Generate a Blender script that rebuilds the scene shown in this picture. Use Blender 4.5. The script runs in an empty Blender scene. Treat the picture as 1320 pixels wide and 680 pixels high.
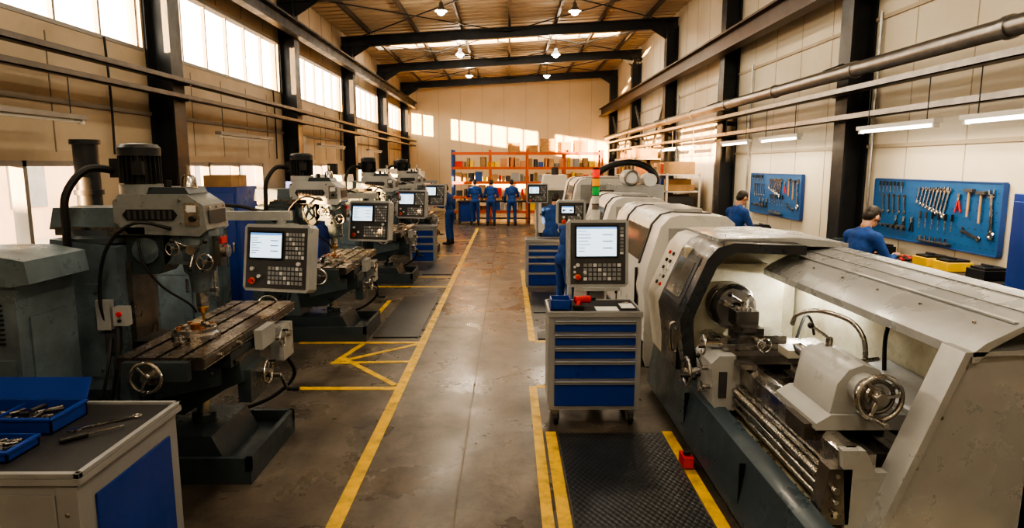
import bpy, bmesh, math, random
from mathutils import Vector, Matrix, Quaternion
random.seed(7)
V=Vector
# ---------------------------------------------------------------- materials
def M(name,col,rough=.5,metal=0.,var=.12,scale=5,bump=0.,bscale=60,dirt=0.,dcol=(.05,.035,.02),emit=0.,alpha=None,dscale=2.5):
    m=bpy.data.materials.new(name); m.use_nodes=True
    nt=m.node_tree; N=nt.nodes; L=nt.links
    p=N['Principled BSDF']
    p.inputs['Roughness'].default_value=rough; p.inputs['Metallic'].default_value=metal
    tc=N.new('ShaderNodeTexCoord')
    n=N.new('ShaderNodeTexNoise'); n.inputs['Scale'].default_value=scale; n.inputs['Detail'].default_value=6
    L.new(tc.outputs['Object'],n.inputs['Vector'])
    r=N.new('ShaderNodeValToRGB')
    r.color_ramp.elements[0].position=.3; r.color_ramp.elements[1].position=.7
    r.color_ramp.elements[0].color=tuple(c*(1-var) for c in col)+(1,)
    r.color_ramp.elements[1].color=tuple(min(1,c*(1+var)) for c in col)+(1,)
    L.new(n.outputs['Fac'],r.inputs['Fac'])
    out=r.outputs['Color']
    if dirt>0:
        n2=N.new('ShaderNodeTexNoise'); n2.inputs['Scale'].default_value=dscale; n2.inputs['Detail'].default_value=10; n2.inputs['Roughness'].default_value=.65
        L.new(tc.outputs['Object'],n2.inputs['Vector'])
        r2=N.new('ShaderNodeValToRGB'); r2.color_ramp.elements[0].position=.46; r2.color_ramp.elements[1].position=.78
        r2.color_ramp.elements[0].color=(0,0,0,1); r2.color_ramp.elements[1].color=(dirt,dirt,dirt,1)
        L.new(n2.outputs['Fac'],r2.inputs['Fac'])
        mx=N.new('ShaderNodeMix'); mx.data_type='RGBA'
        L.new(r2.outputs['Color'],mx.inputs['Factor']); L.new(out,mx.inputs['A']); mx.inputs['B'].default_value=dcol+(1,)
        out=mx.outputs['Result']
        mr=N.new('ShaderNodeMapRange'); mr.inputs['To Min'].default_value=max(.05,rough-.1); mr.inputs['To Max'].default_value=min(1,rough+.2)
        L.new(n2.outputs['Fac'],mr.inputs['Value']); mr.inputs['From Min'].default_value=.35; mr.inputs['From Max'].default_value=.7
        L.new(mr.outputs[0],p.inputs['Roughness'])
    L.new(out,p.inputs['Base Color'])
    if bump>0:
        nb=N.new('ShaderNodeTexNoise'); nb.inputs['Scale'].default_value=bscale; nb.inputs['Detail'].default_value=4
        L.new(tc.outputs['Object'],nb.inputs['Vector'])
        b=N.new('ShaderNodeBump'); b.inputs['Strength'].default_value=bump; b.inputs['Distance'].default_value=.01
        L.new(nb.outputs['Fac'],b.inputs['Height']); L.new(b.outputs['Normal'],p.inputs['Normal'])
    if emit>0:
        p.inputs['Emission Color'].default_value=tuple(col)+(1,); p.inputs['Emission Strength'].default_value=emit
    return m
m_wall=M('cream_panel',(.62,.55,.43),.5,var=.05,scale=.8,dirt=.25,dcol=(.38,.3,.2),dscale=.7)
m_wallb=M('cream_panel_sunlit',(.78,.63,.42),.5,var=.05,scale=.8,dirt=.15,dcol=(.5,.38,.22),dscale=.7)  # cream panel brightened and warmed: sunlight glow put into the base colour
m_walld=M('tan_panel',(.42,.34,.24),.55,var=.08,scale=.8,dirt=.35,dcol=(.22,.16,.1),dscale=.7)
m_seam=M('panel_seam',(.16,.13,.10),.7)
m_roof=M('roof_sheet',(.50,.39,.27),.6,var=.1,scale=.7)
m_steel=M('dark_steel_paint',(.026,.030,.036),.38,metal=.3,var=.25,scale=3,dirt=.3,dcol=(.07,.05,.035))
m_rail=M('rail_beam_sun_tint',(.062,.036,.025),.45,metal=.3,var=.25,scale=3)  # reddish brown puts the warm sun reflection into the beam colour
m_purlin=M('purlin_steel',(.07,.055,.042),.5,metal=.3)
m_galv=M('galvanised_pipe',(.32,.31,.30),.32,metal=.85,var=.2,scale=8)
m_tray=M('cable_tray',(.12,.11,.10),.45,metal=.6,var=.2)
m_frame=M('window_frame',(.24,.22,.20),.5)
m_conc_out=M('yard_concrete',(.35,.31,.27),.8)
m_bld=M('render_wall',(.62,.46,.36),.8,var=.15,scale=.8)
m_blddark=M('shed_roof',(.2,.22,.25),.6)
m_teal=M('blue_grey_machine_paint',(.118,.158,.182),.32,var=.2,scale=3,dirt=.7,dcol=(.03,.034,.036),bump=.06,dscale=3.5)
m_tealD=M('dark_blue_grey_paint',(.042,.058,.068),.34,var=.25,scale=4,dirt=.5,dcol=(.018,.016,.013),bump=.08,dscale=4)
m_skirt=M('lathe_base_blue_grey',(.045,.068,.086),.32,var=.12,scale=3,dirt=.4,dcol=(.022,.028,.032),bump=.04)
m_head=M('mill_head_grey',(.21,.225,.225),.34,var=.14,scale=4,dirt=.7,dcol=(.05,.048,.04),bump=.05,dscale=4)
m_lgrey=M('light_grey_paint',(.36,.37,.365),.36,var=.08,scale=3,dirt=.4,dcol=(.16,.145,.12),bump=.02)
m_cream=M('machine_cream',(.49,.475,.42),.34,var=.06,scale=2,dirt=.45,dcol=(.27,.23,.16),bump=.02)
m_hood=M('machine_hood_silver',(.47,.485,.49),.27,metal=.3,var=.05,scale=2,dirt=.4,dcol=(.26,.255,.235),bump=.015,dscale=2.2)
m_inner=M('splash_cream_stained',(.55,.53,.41),.30,var=.08,scale=3,dirt=.95,dcol=(.22,.12,.035),dscale=1.8,bump=.04)
m_white=M('white_enamel',(.66,.65,.61),.33,var=.05,dirt=.2,dcol=(.42,.38,.32))
m_steelb=M('bright_steel',(.54,.52,.49),.21,metal=1,var=.2,scale=10,bump=.02,dirt=.4,dcol=(.16,.13,.1),dscale=8)
m_cast=M('machined_iron',(.21,.195,.18),.30,metal=.9,var=.3,scale=7,dirt=.6,dcol=(.05,.036,.025),bump=.05)
m_table=M('oily_table_iron',(.21,.18,.155),.25,metal=.85,var=.4,scale=8,dirt=.7,dcol=(.065,.043,.03),bump=.05,dscale=5)
m_brass=M('brass',(.6,.36,.12),.3,metal=1)
m_copper=M('copper',(.55,.25,.12),.35,metal=1)
m_black=M('black_plastic',(.013,.013,.014),.38)
m_frameb=M('door_frame_charcoal',(.028,.031,.034),.28,var=.2,dirt=.4,dcol=(.065,.062,.056),dscale=4)
m_rub=M('black_rubber',(.010,.010,.010),.6)
m_motor=M('motor_black',(.028,.031,.035),.4,metal=.3,dirt=.3)
m_blue=M('cabinet_blue',(.009,.050,.30),.36,var=.12,dirt=.3,dcol=(.01,.025,.11))
m_peg=M('pegboard_blue',(.008,.085,.24),.45,var=.1)
m_grey=M('cabinet_grey',(.30,.305,.305),.4,dirt=.4,dcol=(.13,.125,.11))
m_dgrey=M('dark_grey',(.055,.055,.058),.45)
m_mat=M('worktop_mat',(.028,.028,.030),.5,bump=.1)
m_red=M('red_plastic',(.6,.02,.012),.35)
m_orange=M('orange_plastic',(.8,.2,.02),.4)
m_yel=M('yellow_plastic',(.8,.50,.02),.4)
m_green=M('green_lens',(.02,.35,.08),.3,emit=.2)
m_redl=M('red_lens',(.8,.03,.02),.3,emit=.5)
m_amb=M('amber_lens',(.8,.35,.03),.3,emit=.2)
m_paper=M('paper',(.75,.74,.7),.7,var=.03)
m_card=M('cardboard',(.34,.21,.10),.8,var=.2)
m_wood=M('wood_crate',(.46,.26,.11),.7,var=.25,scale=9)
m_rack=M('rack_orange',(.56,.10,.018),.45,dirt=.2)
m_rackb=M('rack_blue',(.02,.07,.25),.45)
m_cloth=M('workwear_blue',(.012,.055,.22),.85,var=.3,scale=14,bump=.5,bscale=22)
m_skin=M('skin',(.45,.24,.15),.5,var=.08)
m_lip=M('lips',(.35,.12,.09),.5)
m_hair=M('dark_hair',(.02,.013,.008),.6,bump=.5,bscale=120)
m_boot=M('boots',(.015,.013,.012),.5)
m_eye=M('eye_dark',(.01,.01,.01),.2)
m_key=M('key_grey',(.25,.26,.27),.5)
m_keyw=M('key_white',(.6,.6,.58),.5)
m_screen=M('lcd_screen',(.62,.78,.92),.2,var=.03,emit=1.0)
m_scrd=M('lcd_text',(.08,.16,.35),.3,emit=.2)
m_scrb=M('lcd_bar',(.15,.35,.75),.3,emit=.5)
m_lamp=M('lamp_glow',(1,.93,.8),.4,var=0,emit=30)
m_tube=M('tube_glow',(1,.95,.85),.4,var=0,emit=8)
m_win=M('tinted_window',(.08,.09,.09),.1)
def glass():
    m=bpy.data.materials.new('window_glass'); m.use_nodes=True; nt=m.node_tree; nt.nodes.clear()
    o=nt.nodes.new('ShaderNodeOutputMaterial'); mx=nt.nodes.new('ShaderNodeMixShader')
    t=nt.nodes.new('ShaderNodeBsdfTransparent'); g=nt.nodes.new('ShaderNodeBsdfGlossy'); g.inputs['Roughness'].default_value=.05
    t.inputs['Color'].default_value=(.97,.97,.95,1)
    mx.inputs[0].default_value=.06
    nt.links.new(t.outputs[0],mx.inputs[1]); nt.links.new(g.outputs[0],mx.inputs[2]); nt.links.new(mx.outputs[0],o.inputs[0]); return m
m_glass=glass()
def floor_mat():
    m=bpy.data.materials.new('stained_concrete'); m.use_nodes=True; nt=m.node_tree; N=nt.nodes; L=nt.links; p=N['Principled BSDF']
    tc=N.new('ShaderNodeTexCoord')
    def noise(s,d,rgh=.6,dist=0,stretch=None):
        n=N.new('ShaderNodeTexNoise'); n.inputs['Scale'].default_value=s; n.inputs['Detail'].default_value=d; n.inputs['Roughness'].default_value=rgh; n.inputs['Distortion'].default_value=dist
        if stretch:
            mp=N.new('ShaderNodeMapping'); mp.inputs['Scale'].default_value=stretch; L.new(tc.outputs['Object'],mp.inputs['Vector']); L.new(mp.outputs[0],n.inputs['Vector'])
        else: L.new(tc.outputs['Object'],n.inputs['Vector'])
        return n
    def ramp(n,stops):
        r=N.new('ShaderNodeValToRGB'); e=r.color_ramp.elements
        e[0].position=stops[0][0]; e[0].color=stops[0][1]+(1,); e[1].position=stops[-1][0]; e[1].color=stops[-1][1]+(1,)
        for s in stops[1:-1]:
            k=e.new(s[0]); k.color=s[1]+(1,)
        L.new(n.outputs['Fac'],r.inputs['Fac']); return r
    def mul(x,y):
        mx=N.new('ShaderNodeMix'); mx.data_type='RGBA'; mx.blend_type='MULTIPLY'; mx.inputs['Factor'].default_value=1
        L.new(x,mx.inputs['A']); L.new(y,mx.inputs['B']); return mx.outputs['Result']
    a=ramp(noise(.6,8,.62),[(.32,(.088,.076,.063)),(.5,(.130,.112,.091)),(.68,(.182,.155,.125))])
    b=ramp(noise(2.4,12,.74,.4),[(.36,(.52,.50,.49)),(.52,(.88,.87,.86)),(.6,(1,1,1))])
    c=ramp(noise(16,8,.72),[(.34,(.70,.68,.66)),(.52,(1,1,1))])
    d=ramp(noise(1.5,8,.66,1.2,(1,.25,1)),[(.38,(.70,.68,.66)),(.5,(1,1,1)),(.60,(1.0,1.0,1.0)),(.66,(1.12,1.11,1.09))])
    o=mul(mul(mul(a.outputs[0],b.outputs[0]),c.outputs[0]),d.outputs[0])
    L.new(o,p.inputs['Base Color'])
    r=ramp(noise(1.4,8,.62,.3),[(.34,(.22,.22,.22)),(.66,(.42,.42,.42))]); L.new(r.outputs[0],p.inputs['Roughness'])
    bm=N.new('ShaderNodeBump'); bm.inputs['Strength'].default_value=.04; bm.inputs['Distance'].default_value=.01
    L.new(noise(22,8,.7).outputs['Fac'],bm.inputs['Height']); L.new(bm.outputs[0],p.inputs['Normal'])
    return m
m_floor=floor_mat()
m_line=M('floor_paint_yellow',(.70,.43,.025),.40,var=.15,scale=8,dirt=.85,dcol=(.15,.12,.07),dscale=7)
def plate_mat():
    m=M('diamond_rubber',(.022,.025,.028),.34,var=.3)
    nt=m.node_tree; N=nt.nodes; L=nt.links; p=N['Principled BSDF']
    tc=N.new('ShaderNodeTexCoord'); mp=N.new('ShaderNodeMapping'); mp.inputs['Rotation'].default_value=(0,0,.785)
    ch=N.new('ShaderNodeTexVoronoi'); ch.inputs['Scale'].default_value=30; ch.inputs['Randomness'].default_value=.0
    mp.inputs['Scale'].default_value=(1,.6,1)
    L.new(tc.outputs['Object'],mp.inputs['Vector']); L.new(mp.outputs[0],ch.inputs['Vector'])
    b=N.new('ShaderNodeBump'); b.inputs['Strength'].default_value=.8; b.inputs['Distance'].default_value=.009; b.invert=True
    L.new(ch.outputs['Distance'],b.inputs['Height']); L.new(b.outputs[0],p.inputs['Normal']); return m
m_plate=plate_mat()
# ---------------------------------------------------------------- builder
class B:
    def __init__(s,name,M0=None):
        s.name=name; s.v=[]; s.f=[]; s.m=[]; s.mats=[]; s.M=M0 or Matrix()
    def add(s,verts,faces,mat):
        if mat not in s.mats: s.mats.append(mat)
        k=len(s.v); i=s.mats.index(mat)
        s.v+= [s.M@V(p) for p in verts]
        for f in faces: s.f.append([k+a for a in f]); s.m.append(i)
    def box(s,x0,x1,y0,y1,z0,z1,mat):
        s.add([(x0,y0,z0),(x1,y0,z0),(x1,y1,z0),(x0,y1,z0),(x0,y0,z1),(x1,y0,z1),(x1,y1,z1),(x0,y1,z1)],
              [(3,2,1,0),(4,5,6,7),(0,1,5,4),(1,2,6,5),(2,3,7,6),(3,0,4,7)],mat)
    def bar(s,p0,p1,w,h,mat,up=(0,0,1)):
        p0=V(p0);p1=V(p1);d=(p1-p0).normalized();u=V(up)
        if abs(d.dot(u))>.98: u=V((0,1,0))
        r=d.cross(u).normalized()*w/2; t=r.cross(d).normalized()*h/2
        a=[p0-r-t,p0+r-t,p0+r+t,p0-r+t,p1-r-t,p1+r-t,p1+r+t,p1-r+t]
        s.add(a,[(3,2,1,0),(4,5,6,7),(0,1,5,4),(1,2,6,5),(2,3,7,6),(3,0,4,7)],mat)
    def cyl(s,p0,p1,r0,mat,r1=None,seg=20):
        r1=r0 if r1 is None else r1
        s.loft([(p0,r0),(p1,r1)],mat,seg)
    def loft(s,rings,mat,seg=16,closed_ends=True):
        P=[V(p) for p,_ in rings]; n=len(P); vs=[]; d0=(P[1]-P[0]).normalized()
        u=V((0,0,1)) if abs(d0.z)<.9 else V((1,0,0))
        r=d0.cross(u).normalized()
        for i,(p,rad) in enumerate(rings):
            if i==0: d=P[1]-P[0]
            elif i==n-1: d=P[-1]-P[-2]
            else: d=(P[i+1]-P[i-1])
            if d.length<1e-7: d=d0
            d=d.normalized()
            r=(r-d*r.dot(d)); r=r.normalized() if r.length>1e-5 else d.orthogonal().normalized()
            t=d.cross(r)
            for k in range(seg):
                a=2*math.pi*k/seg; vs.append(V(p)+(r*math.cos(a)+t*math.sin(a))*max(rad,1e-4))
        fs=[]
        for i in range(n-1):
            for k in range(seg):
                k2=(k+1)%seg; fs.append((i*seg+k,i*seg+k2,(i+1)*seg+k2,(i+1)*seg+k))
        if closed_ends:
            fs.append(tuple(range(seg))[::-1]); fs.append(tuple((n-1)*seg+k for k in range(seg)))
        s.add(vs,fs,mat)
    def rev(s,prof,o,ax,mat,seg=24):  # prof: (r,h)
        o=V(o);ax=V(ax).normalized(); r=ax.orthogonal().normalized(); t=ax.cross(r); vs=[]
        for (rad,h) in prof:
            for k in range(seg):
                a=2*math.pi*k/seg; vs.append(o+ax*h+(r*math.cos(a)+t*math.sin(a))*max(rad,1e-4))
        n=len(prof); fs=[]
        for i in range(n-1):
            for k in range(seg):
                k2=(k+1)%seg; fs.append((i*seg+k,i*seg+k2,(i+1)*seg+k2,(i+1)*seg+k))
        fs.append(tuple(range(seg))[::-1]); fs.append(tuple((n-1)*seg+k for k in range(seg)))
        s.add(vs,fs,mat)
    def prism(s,poly,axis,a0,a1,mat):
        n=len(poly)
        f={'y':lambda p,a:(p[0],a,p[1]),'x':lambda p,a:(a,p[0],p[1]),'z':lambda p,a:(p[0],p[1],a)}[axis]
        vs=[f(p,a0) for p in poly]+[f(p,a1) for p in poly]
        s.add(vs,[tuple(range(n)),tuple(range(n,2*n))[::-1]]+[(i,(i+1)%n,n+(i+1)%n,n+i) for i in range(n)],mat)
    def tube(s,pts,r,mat,seg=8,sub=6):
        P=[V(p) for p in pts]
        if len(P)>2 and sub>1:
            Q=[]
            for i in range(len(P)-1):
                p0=P[max(i-1,0)];p1=P[i];p2=P[i+1];p3=P[min(i+2,len(P)-1)]
                for k in range(sub):
                    t=k/sub
                    Q.append(.5*((2*p1)+(p2-p0)*t+(2*p0-5*p1+4*p2-p3)*t*t+(3*p1-p0-3*p2+p3)*t**3))
            Q.append(P[-1]); P=Q
        s.loft([(p,r) for p in P],mat,seg)
    def ell(s,c,rad,mat,R=None,seg=14,rings=9):
        vs=[];c=V(c);R=R or Matrix.Identity(3)
        for i in range(1,rings):
            th=math.pi*i/rings
            for k in range(seg):
                a=2*math.pi*k/seg
                vs.append(c+R@V((rad[0]*math.sin(th)*math.cos(a),rad[1]*math.sin(th)*math.sin(a),rad[2]*math.cos(th))))
        top=len(vs); vs.append(c+R@V((0,0,rad[2]))); vs.append(c-R@V((0,0,rad[2])))
        fs=[]
        for i in range(rings-2):
            for k in range(seg):
                k2=(k+1)%seg; fs.append((i*seg+k,(i+1)*seg+k,(i+1)*seg+k2,i*seg+k2))
        for k in range(seg):
            fs.append((top,k,(k+1)%seg)); fs.append((top+1,(rings-2)*seg+(k+1)%seg,(rings-2)*seg+k))
        s.add(vs,fs,mat)
    def torus(s,c,ax,R,r,mat,seg=24,ss=8):
        c=V(c);ax=V(ax).normalized();a1=ax.orthogonal().normalized();a2=ax.cross(a1);vs=[];fs=[]
        for i in range(seg):
            a=2*math.pi*i/seg; d=a1*math.cos(a)+a2*math.sin(a)
            for k in range(ss):
                b=2*math.pi*k/ss; vs.append(c+d*(R+r*math.cos(b))+ax*r*math.sin(b))
        for i in range(seg):
            for k in range(ss):
                i2=(i+1)%seg;k2=(k+1)%ss; fs.append((i*ss+k,i2*ss+k,i2*ss+k2,i*ss+k2))
        s.add(vs,fs,mat)
    def handwheel(s,c,ax,R,mat,knob=None):
        c=V(c);ax=V(ax).normalized(); s.torus(c,ax,R,R*.12,mat)
        s.cyl(c-ax*R*.25,c+ax*R*.25,R*.25,mat,seg=14)
        a1=ax.orthogonal().normalized();a2=ax.cross(a1)
        for i in range(3):
            a=2*math.pi*i/3+.4; s.bar(c,c+(a1*math.cos(a)+a2*math.sin(a))*R,R*.16,R*.1,mat,up=ax)
        k=c+(a1*.7+a2*.7)*R; s.cyl(k,k+ax*R*.7,R*.12,knob or m_black,seg=10)
    def mesh(s):
        me=bpy.data.meshes.new(s.name); me.from_pydata([tuple(p) for p in s.v],[],s.f)
        for m in s.mats: me.materials.append(m)
        me.polygons.foreach_set('material_index',s.m); me.update()
        bm=bmesh.new(); bm.from_mesh(me); bmesh.ops.recalc_face_normals(bm,faces=bm.faces); bm.to_mesh(me); bm.free()
        return me
    def done(s,bevel=.004,parent=None,smooth=True):
        me=s.mesh()
        if smooth:
            me.polygons.foreach_set('use_smooth',[True]*len(me.polygons)); me.set_sharp_from_angle(angle=math.radians(38))
        xs=[v.co.x for v in me.vertices];ys=[v.co.y for v in me.vertices];zs=[v.co.z for v in me.vertices]
        o=V(((min(xs)+max(xs))/2,(min(ys)+max(ys))/2,min(zs)))
        me.transform(Matrix.Translation(-o))
        ob=bpy.data.objects.new(s.name,me); ob.location=o; bpy.context.scene.collection.objects.link(ob)
        if bevel>0:
            b=ob.modifiers.new('bevel','BEVEL'); b.width=bevel; b.segments=1; b.limit_method='ANGLE'; b.angle_limit=math.radians(40); b.harden_normals=True
        if parent: ob.parent=parent
        return ob
T=Matrix.Translation
def RZ(a): return Matrix.Rotation(math.radians(a),4,'Z')
XL,XR,YB,YF=-5.1,5.2,34.,-2.5
COLS=[-1.4,4.2,9.8,15.4,21.,26.6,32.2]
def zr(x): return 6.35+(x-XL)/(XR-XL)*.6
# ---------------------------------------------------------------- room shell
b=B('floor'); b.box(XL-.2,XR+.2,YF,YB+.2,-.15,0,m_floor)
b.done(0)
b=B('floor_joint')
for x in (-.36,2.9,-3.4): b.box(x-.006,x+.006,YF,YB,0,.0012,m_seam)
for y in (3.3,9.3,15.3,21.3,27.3): b.box(XL,XR,y-.006,y+.006,0,.0012,m_seam)
b.done(0)
# left wall
b=B('wall_left'); X0,X1=XL-.18,XL
low=[];hi=[]
for i in range(1,6):
    low.append((COLS[i]+.35,COLS[i]+4.1)); hi.append((COLS[i]+.22,COLS[i+1]-.22))
hi.append((COLS[6]+.22,YB-.25))
def strip(z0,z1,ops,mat):
    y=YF
    for a,c in ops:
        b.box(X0,X1,y,a,z0,z1,mat); y=c
    b.box(X0,X1,y,YB,z0,z1,mat)
ZL0,ZL1,ZH0,ZH1=1.25,2.36,3.88,5.02
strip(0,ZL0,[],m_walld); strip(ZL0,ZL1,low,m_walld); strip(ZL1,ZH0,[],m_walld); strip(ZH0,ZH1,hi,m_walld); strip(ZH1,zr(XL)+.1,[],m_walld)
y=YF
while y<YB:
    b.box(X1,X1+.004,y-.01,y+.01,ZL1+.1,ZH0-.1,m_seam); b.box(X1,X1+.004,y-.01,y+.01,ZH1+.05,zr(XL),m_seam); y+=1.12
b.box(X1,X1+.03,YF,YB,3.0,3.06,m_seam)
b.done(0)
for k,(a,c) in enumerate(low):
    w=B('window_%d'%(k+1))
    for (y0,y1) in ((a,a+.06),(c-.06,c),(a+(c-a)/3-.03,a+(c-a)/3+.03),(a+2*(c-a)/3-.03,a+2*(c-a)/3+.03)): w.box(X0+.04,X1+.01,y0,y1,ZL0,ZL1,m_frame)
    w.box(X0+.04,X1+.01,a,c,ZL0,ZL0+.06,m_frame); w.box(X0+.04,X1+.01,a,c,ZL1-.06,ZL1,m_frame); w.box(X0,X1+.08,a-.05,c+.05,ZL0-.04,ZL0,m_frame)
    w.box(X0+.08,X0+.085,a,c,ZL0,ZL1,m_glass)
    w.done(0)
for k,(a,c) in enumerate(hi):
    w=B('window_%d'%(k+6)); n=6 if c-a>3 else 2
    for i in range(n+1):
        yy=a+(c-a)*i/n; w.box(X0+.06,X1-.06,yy-.022,yy+.022,ZH0,ZH1,m_frame)
    w.box(X0+.04,X1+.01,a,c,ZH0,ZH0+.05,m_frame); w.box(X0+.04,X1+.01,a,c,ZH1-.05,ZH1,m_frame)
    w.box(X0+.08,X0+.085,a,c,ZH0,ZH1,m_glass)
    w.done(0)
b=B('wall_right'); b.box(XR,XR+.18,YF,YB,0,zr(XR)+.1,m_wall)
y=YF
while y<YB:
    b.box(XR-.004,XR,y-.008,y+.008,0,zr(XR),m_walld); y+=1.12
for z in (2.55,4.3): b.box(XR-.03,XR,YF,YB,z,z+.05,m_walld)
b.done(0)
b=B('wall_back'); b.box(XL-.18,XR+.18,YB,YB+.18,0,zr(XR)+.15,m_wallb)
x=XL+.5
while x<XR:
    b.box(x-.006,x+.006,YB-.004,YB,0,zr(x),m_walld); x+=1.1
b.done(0)
b=B('wall_front'); b.box(XL-.18,XR+.18,YF-.18,YF,0,7,m_wall); b.done(0)
SK=(22.3,24.2,-4.6,3.9)
b=B('ceiling')
def slab(x0,x1,y0,y1):
    b.prism([(x0,zr(x0)),(x1,zr(x1)),(x1,zr(x1)+.12),(x0,zr(x0)+.12)],'y',y0,y1,m_roof)
slab(XL-.2,XR+.2,YF,SK[0]); slab(XL-.2,XR+.2,SK[1],YB+.2); slab(XL-.2,SK[2],SK[0],SK[1]); slab(SK[3],XR+.2,SK[0],SK[1])
y=YF+.3
while y<YB:
    if not(SK[0]-.05<y<SK[1]+.05): b.bar((XL,y,zr(XL)-.012),(XR,y,zr(XR)-.012),.05,.03,m_roof)
    y+=.42
b.done(0)
b=B('window_12')
for y in (SK[0],SK[1]): b.bar((SK[2],y,zr(SK[2])-.02),(SK[3],y,zr(SK[3])-.02),.06,.06,m_frame)
for i in range(7):
    x=SK[2]+(SK[3]-SK[2])*i/6; b.bar((x,SK[0],zr(x)),(x,SK[1],zr(x)),.04,.05,m_frame)
b.prism([(SK[2],zr(SK[2])+.06),(SK[3],zr(SK[3])+.06),(SK[3],zr(SK[3])+.064),(SK[2],zr(SK[2])+.064)],'y',SK[0],SK[1],m_glass)
b.done(0)
b=B('roof_purlin')
for x in (-4.2,-2.8,-1.4,0.05,1.45,2.85,4.25): b.box(x-.035,x+.035,YF,YB,zr(x)-.17,zr(x)-.03,m_purlin)
b.done(0)
for y in COLS:
    b=B('roof_beam')
    p0=V((XL,y,zr(XL)-.33));p1=V((XR,y,zr(XR)-.33))
    b.bar(p0,p1,.03,.28,m_steel); 
    for s in (-1,1): b.bar(p0+V((0,0,.14*s)),p1+V((0,0,.14*s)),.2,.03,m_steel)
    b.prism([(XL+.3,zr(XL)-.45),(XL+.9,zr(XL)-.43),(XL+.3,zr(XL)-.8)],'y',y-.02,y+.02,m_steel)
    b.prism([(XR-.3,zr(XR)-.45),(XR-.9,zr(XR)-.48),(XR-.3,zr(XR)-.85)],'y',y-.02,y+.02,m_steel)
    b.done(0)
    for (xa,xb,zt,nm) in ((XL,XL+.36,zr(XL)-.45,'steel_column'),(XR-.36,XR,zr(XR)-.45,'steel_column')):
        b=B(nm)
        b.box(xa+.005,xa+.035,y-.17,y+.17,0,zt,m_steel); b.box(xb-.035,xb-.005,y-.17,y+.17,0,zt,m_steel); b.box(xa+.03,xb-.03,y-.015,y+.015,0,zt,m_steel)
        b.box(xa+.005,xb+.04,y-.22,y+.22,0,.03,m_steel)
        b.done(0)
b=B('roof_bracing')
for i in range(2,6):
    for (xa,xb) in ((-4.9,0),(0,5.0)):
        b.cyl((xa,COLS[i],zr(xa)-.3),(xb,COLS[i+1],zr(xb)-.3),.018,m_steel,seg=6)
        b.cyl((xb,COLS[i],zr(xb)-.3),(xa,COLS[i+1],zr(xa)-.3),.018,m_steel,seg=6)
b.done(0)
b=B('crane_rail_beam')
b.box(XL+.38,XL+.42,YF,YB,5.12,5.4,m_steel); b.box(XL+.37,XL+.55,YF,YB,5.38,5.42,m_steel); b.box(XL+.37,XL+.55,YF,YB,5.1,5.14,m_steel); b.done(0)
b=B('crane_rail_beam')
b.box(XR-.5,XR-.46,YF,YB,4.75,5.1,m_rail); b.box(XR-.62,XR-.37,YF,YB,5.08,5.12,m_rail); b.box(XR-.62,XR-.37,YF,YB,4.73,4.77,m_rail); b.done(0)
b=B('wall_bracing')
for (a,c) in ((21.2,26.4),(26.8,32.)):
    b.cyl((XR-.2,a,.2),(XR-.2,c,4.6),.05,m_galv,seg=8); b.cyl((XR-.2,c,.2),(XR-.2,a,4.6),.05,m_galv,seg=8)
b.done(0)
for (z,w) in ((3.46,.13),(3.24,.10)):
    b=B('cable_tray')
    b.box(-4.70,-4.70+w,YF+.02,33.5,z,z+.012,m_tray); b.box(-4.70,-4.69,YF+.02,33.5,z,z+.07,m_tray); b.box(-4.71+w,-4.70+w,YF+.02,33.5,z,z+.07,m_tray)
    for y in COLS: b.bar((-4.735,y,z-.01),(-4.70+w,y,z-.01),.05,.02,m_tray)
    b.done(0)
b=B('ventilation_duct'); b.cyl((4.55,YF+.02,3.55),(4.55,31,3.55),.095,m_galv,seg=18)
for y in [1,3.5,6.2,8.9,11.5,14,16.6,19,22,25,28]: b.cyl((4.55,y-.04,3.55),(4.55,y+.04,3.55),.11,m_galv,seg=18)
for y in COLS: b.bar((4.55,y,3.65),(4.83,y,3.75),.04,.02,m_steel)
b.done(0)
for (x,z,w) in ((4.56,3.28,.16),(4.68,2.93,.12)):
    b=B('cable_tray')
    b.box(x,x+w,YF+.02,31,z,z+.012,m_tray); b.box(x,x+.012,YF+.02,31,z,z+.08,m_galv); b.box(x+w-.01,x+w,YF+.02,31,z,z+.08,m_tray)
    for y in COLS: b.bar((x+w,y,z),(4.83,y,z),.05,.02,m_tray)
    b.done(0)
def fixture(x,y0,y1,z,lit=True,top=3.2):
    b=B('fluorescent_light'); b.box(x-.05,x+.05,y0,y1,z,z+.05,m_white if lit else m_frame)
    b.cyl((x,y0+.05,z-.02),(x,y1-.05,z-.02),.016,m_tube if lit else m_paper,seg=8)
    for y in (y0+.02,y1-.06): b.box(x-.03,x+.03,y,y+.04,z-.045,z,m_white)
    for y in (y0+.2,y1-.2): b.cyl((x,y,z+.05),(x,y,top),.006,m_steel,seg=6)
    b.done(0)
for (a,c) in ((5,7.4),(10.8,13.2),(16.5,19),(22.2,24.5)): fixture(-4.65,a,c,2.8,False,3.23)
for (a,c) in ((5.2,6.8),(7.2,8.8),(10.6,12.2),(12.8,14.4),(16.5,18),(18.6,20)): fixture(4.62,a,c,2.76,True,3.27)
def arealight(name,loc,size,en,col,rot=(0,0,0),sy=None):
    l=bpy.data.lights.new(name,'AREA'); l.energy=en; l.color=col; l.size=size
    if sy: l.shape='RECTANGLE'; l.size_y=sy
    o=bpy.data.objects.new(name,l); o.location=loc; o.rotation_euler=rot; bpy.context.scene.collection.objects.link(o); return o
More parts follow.
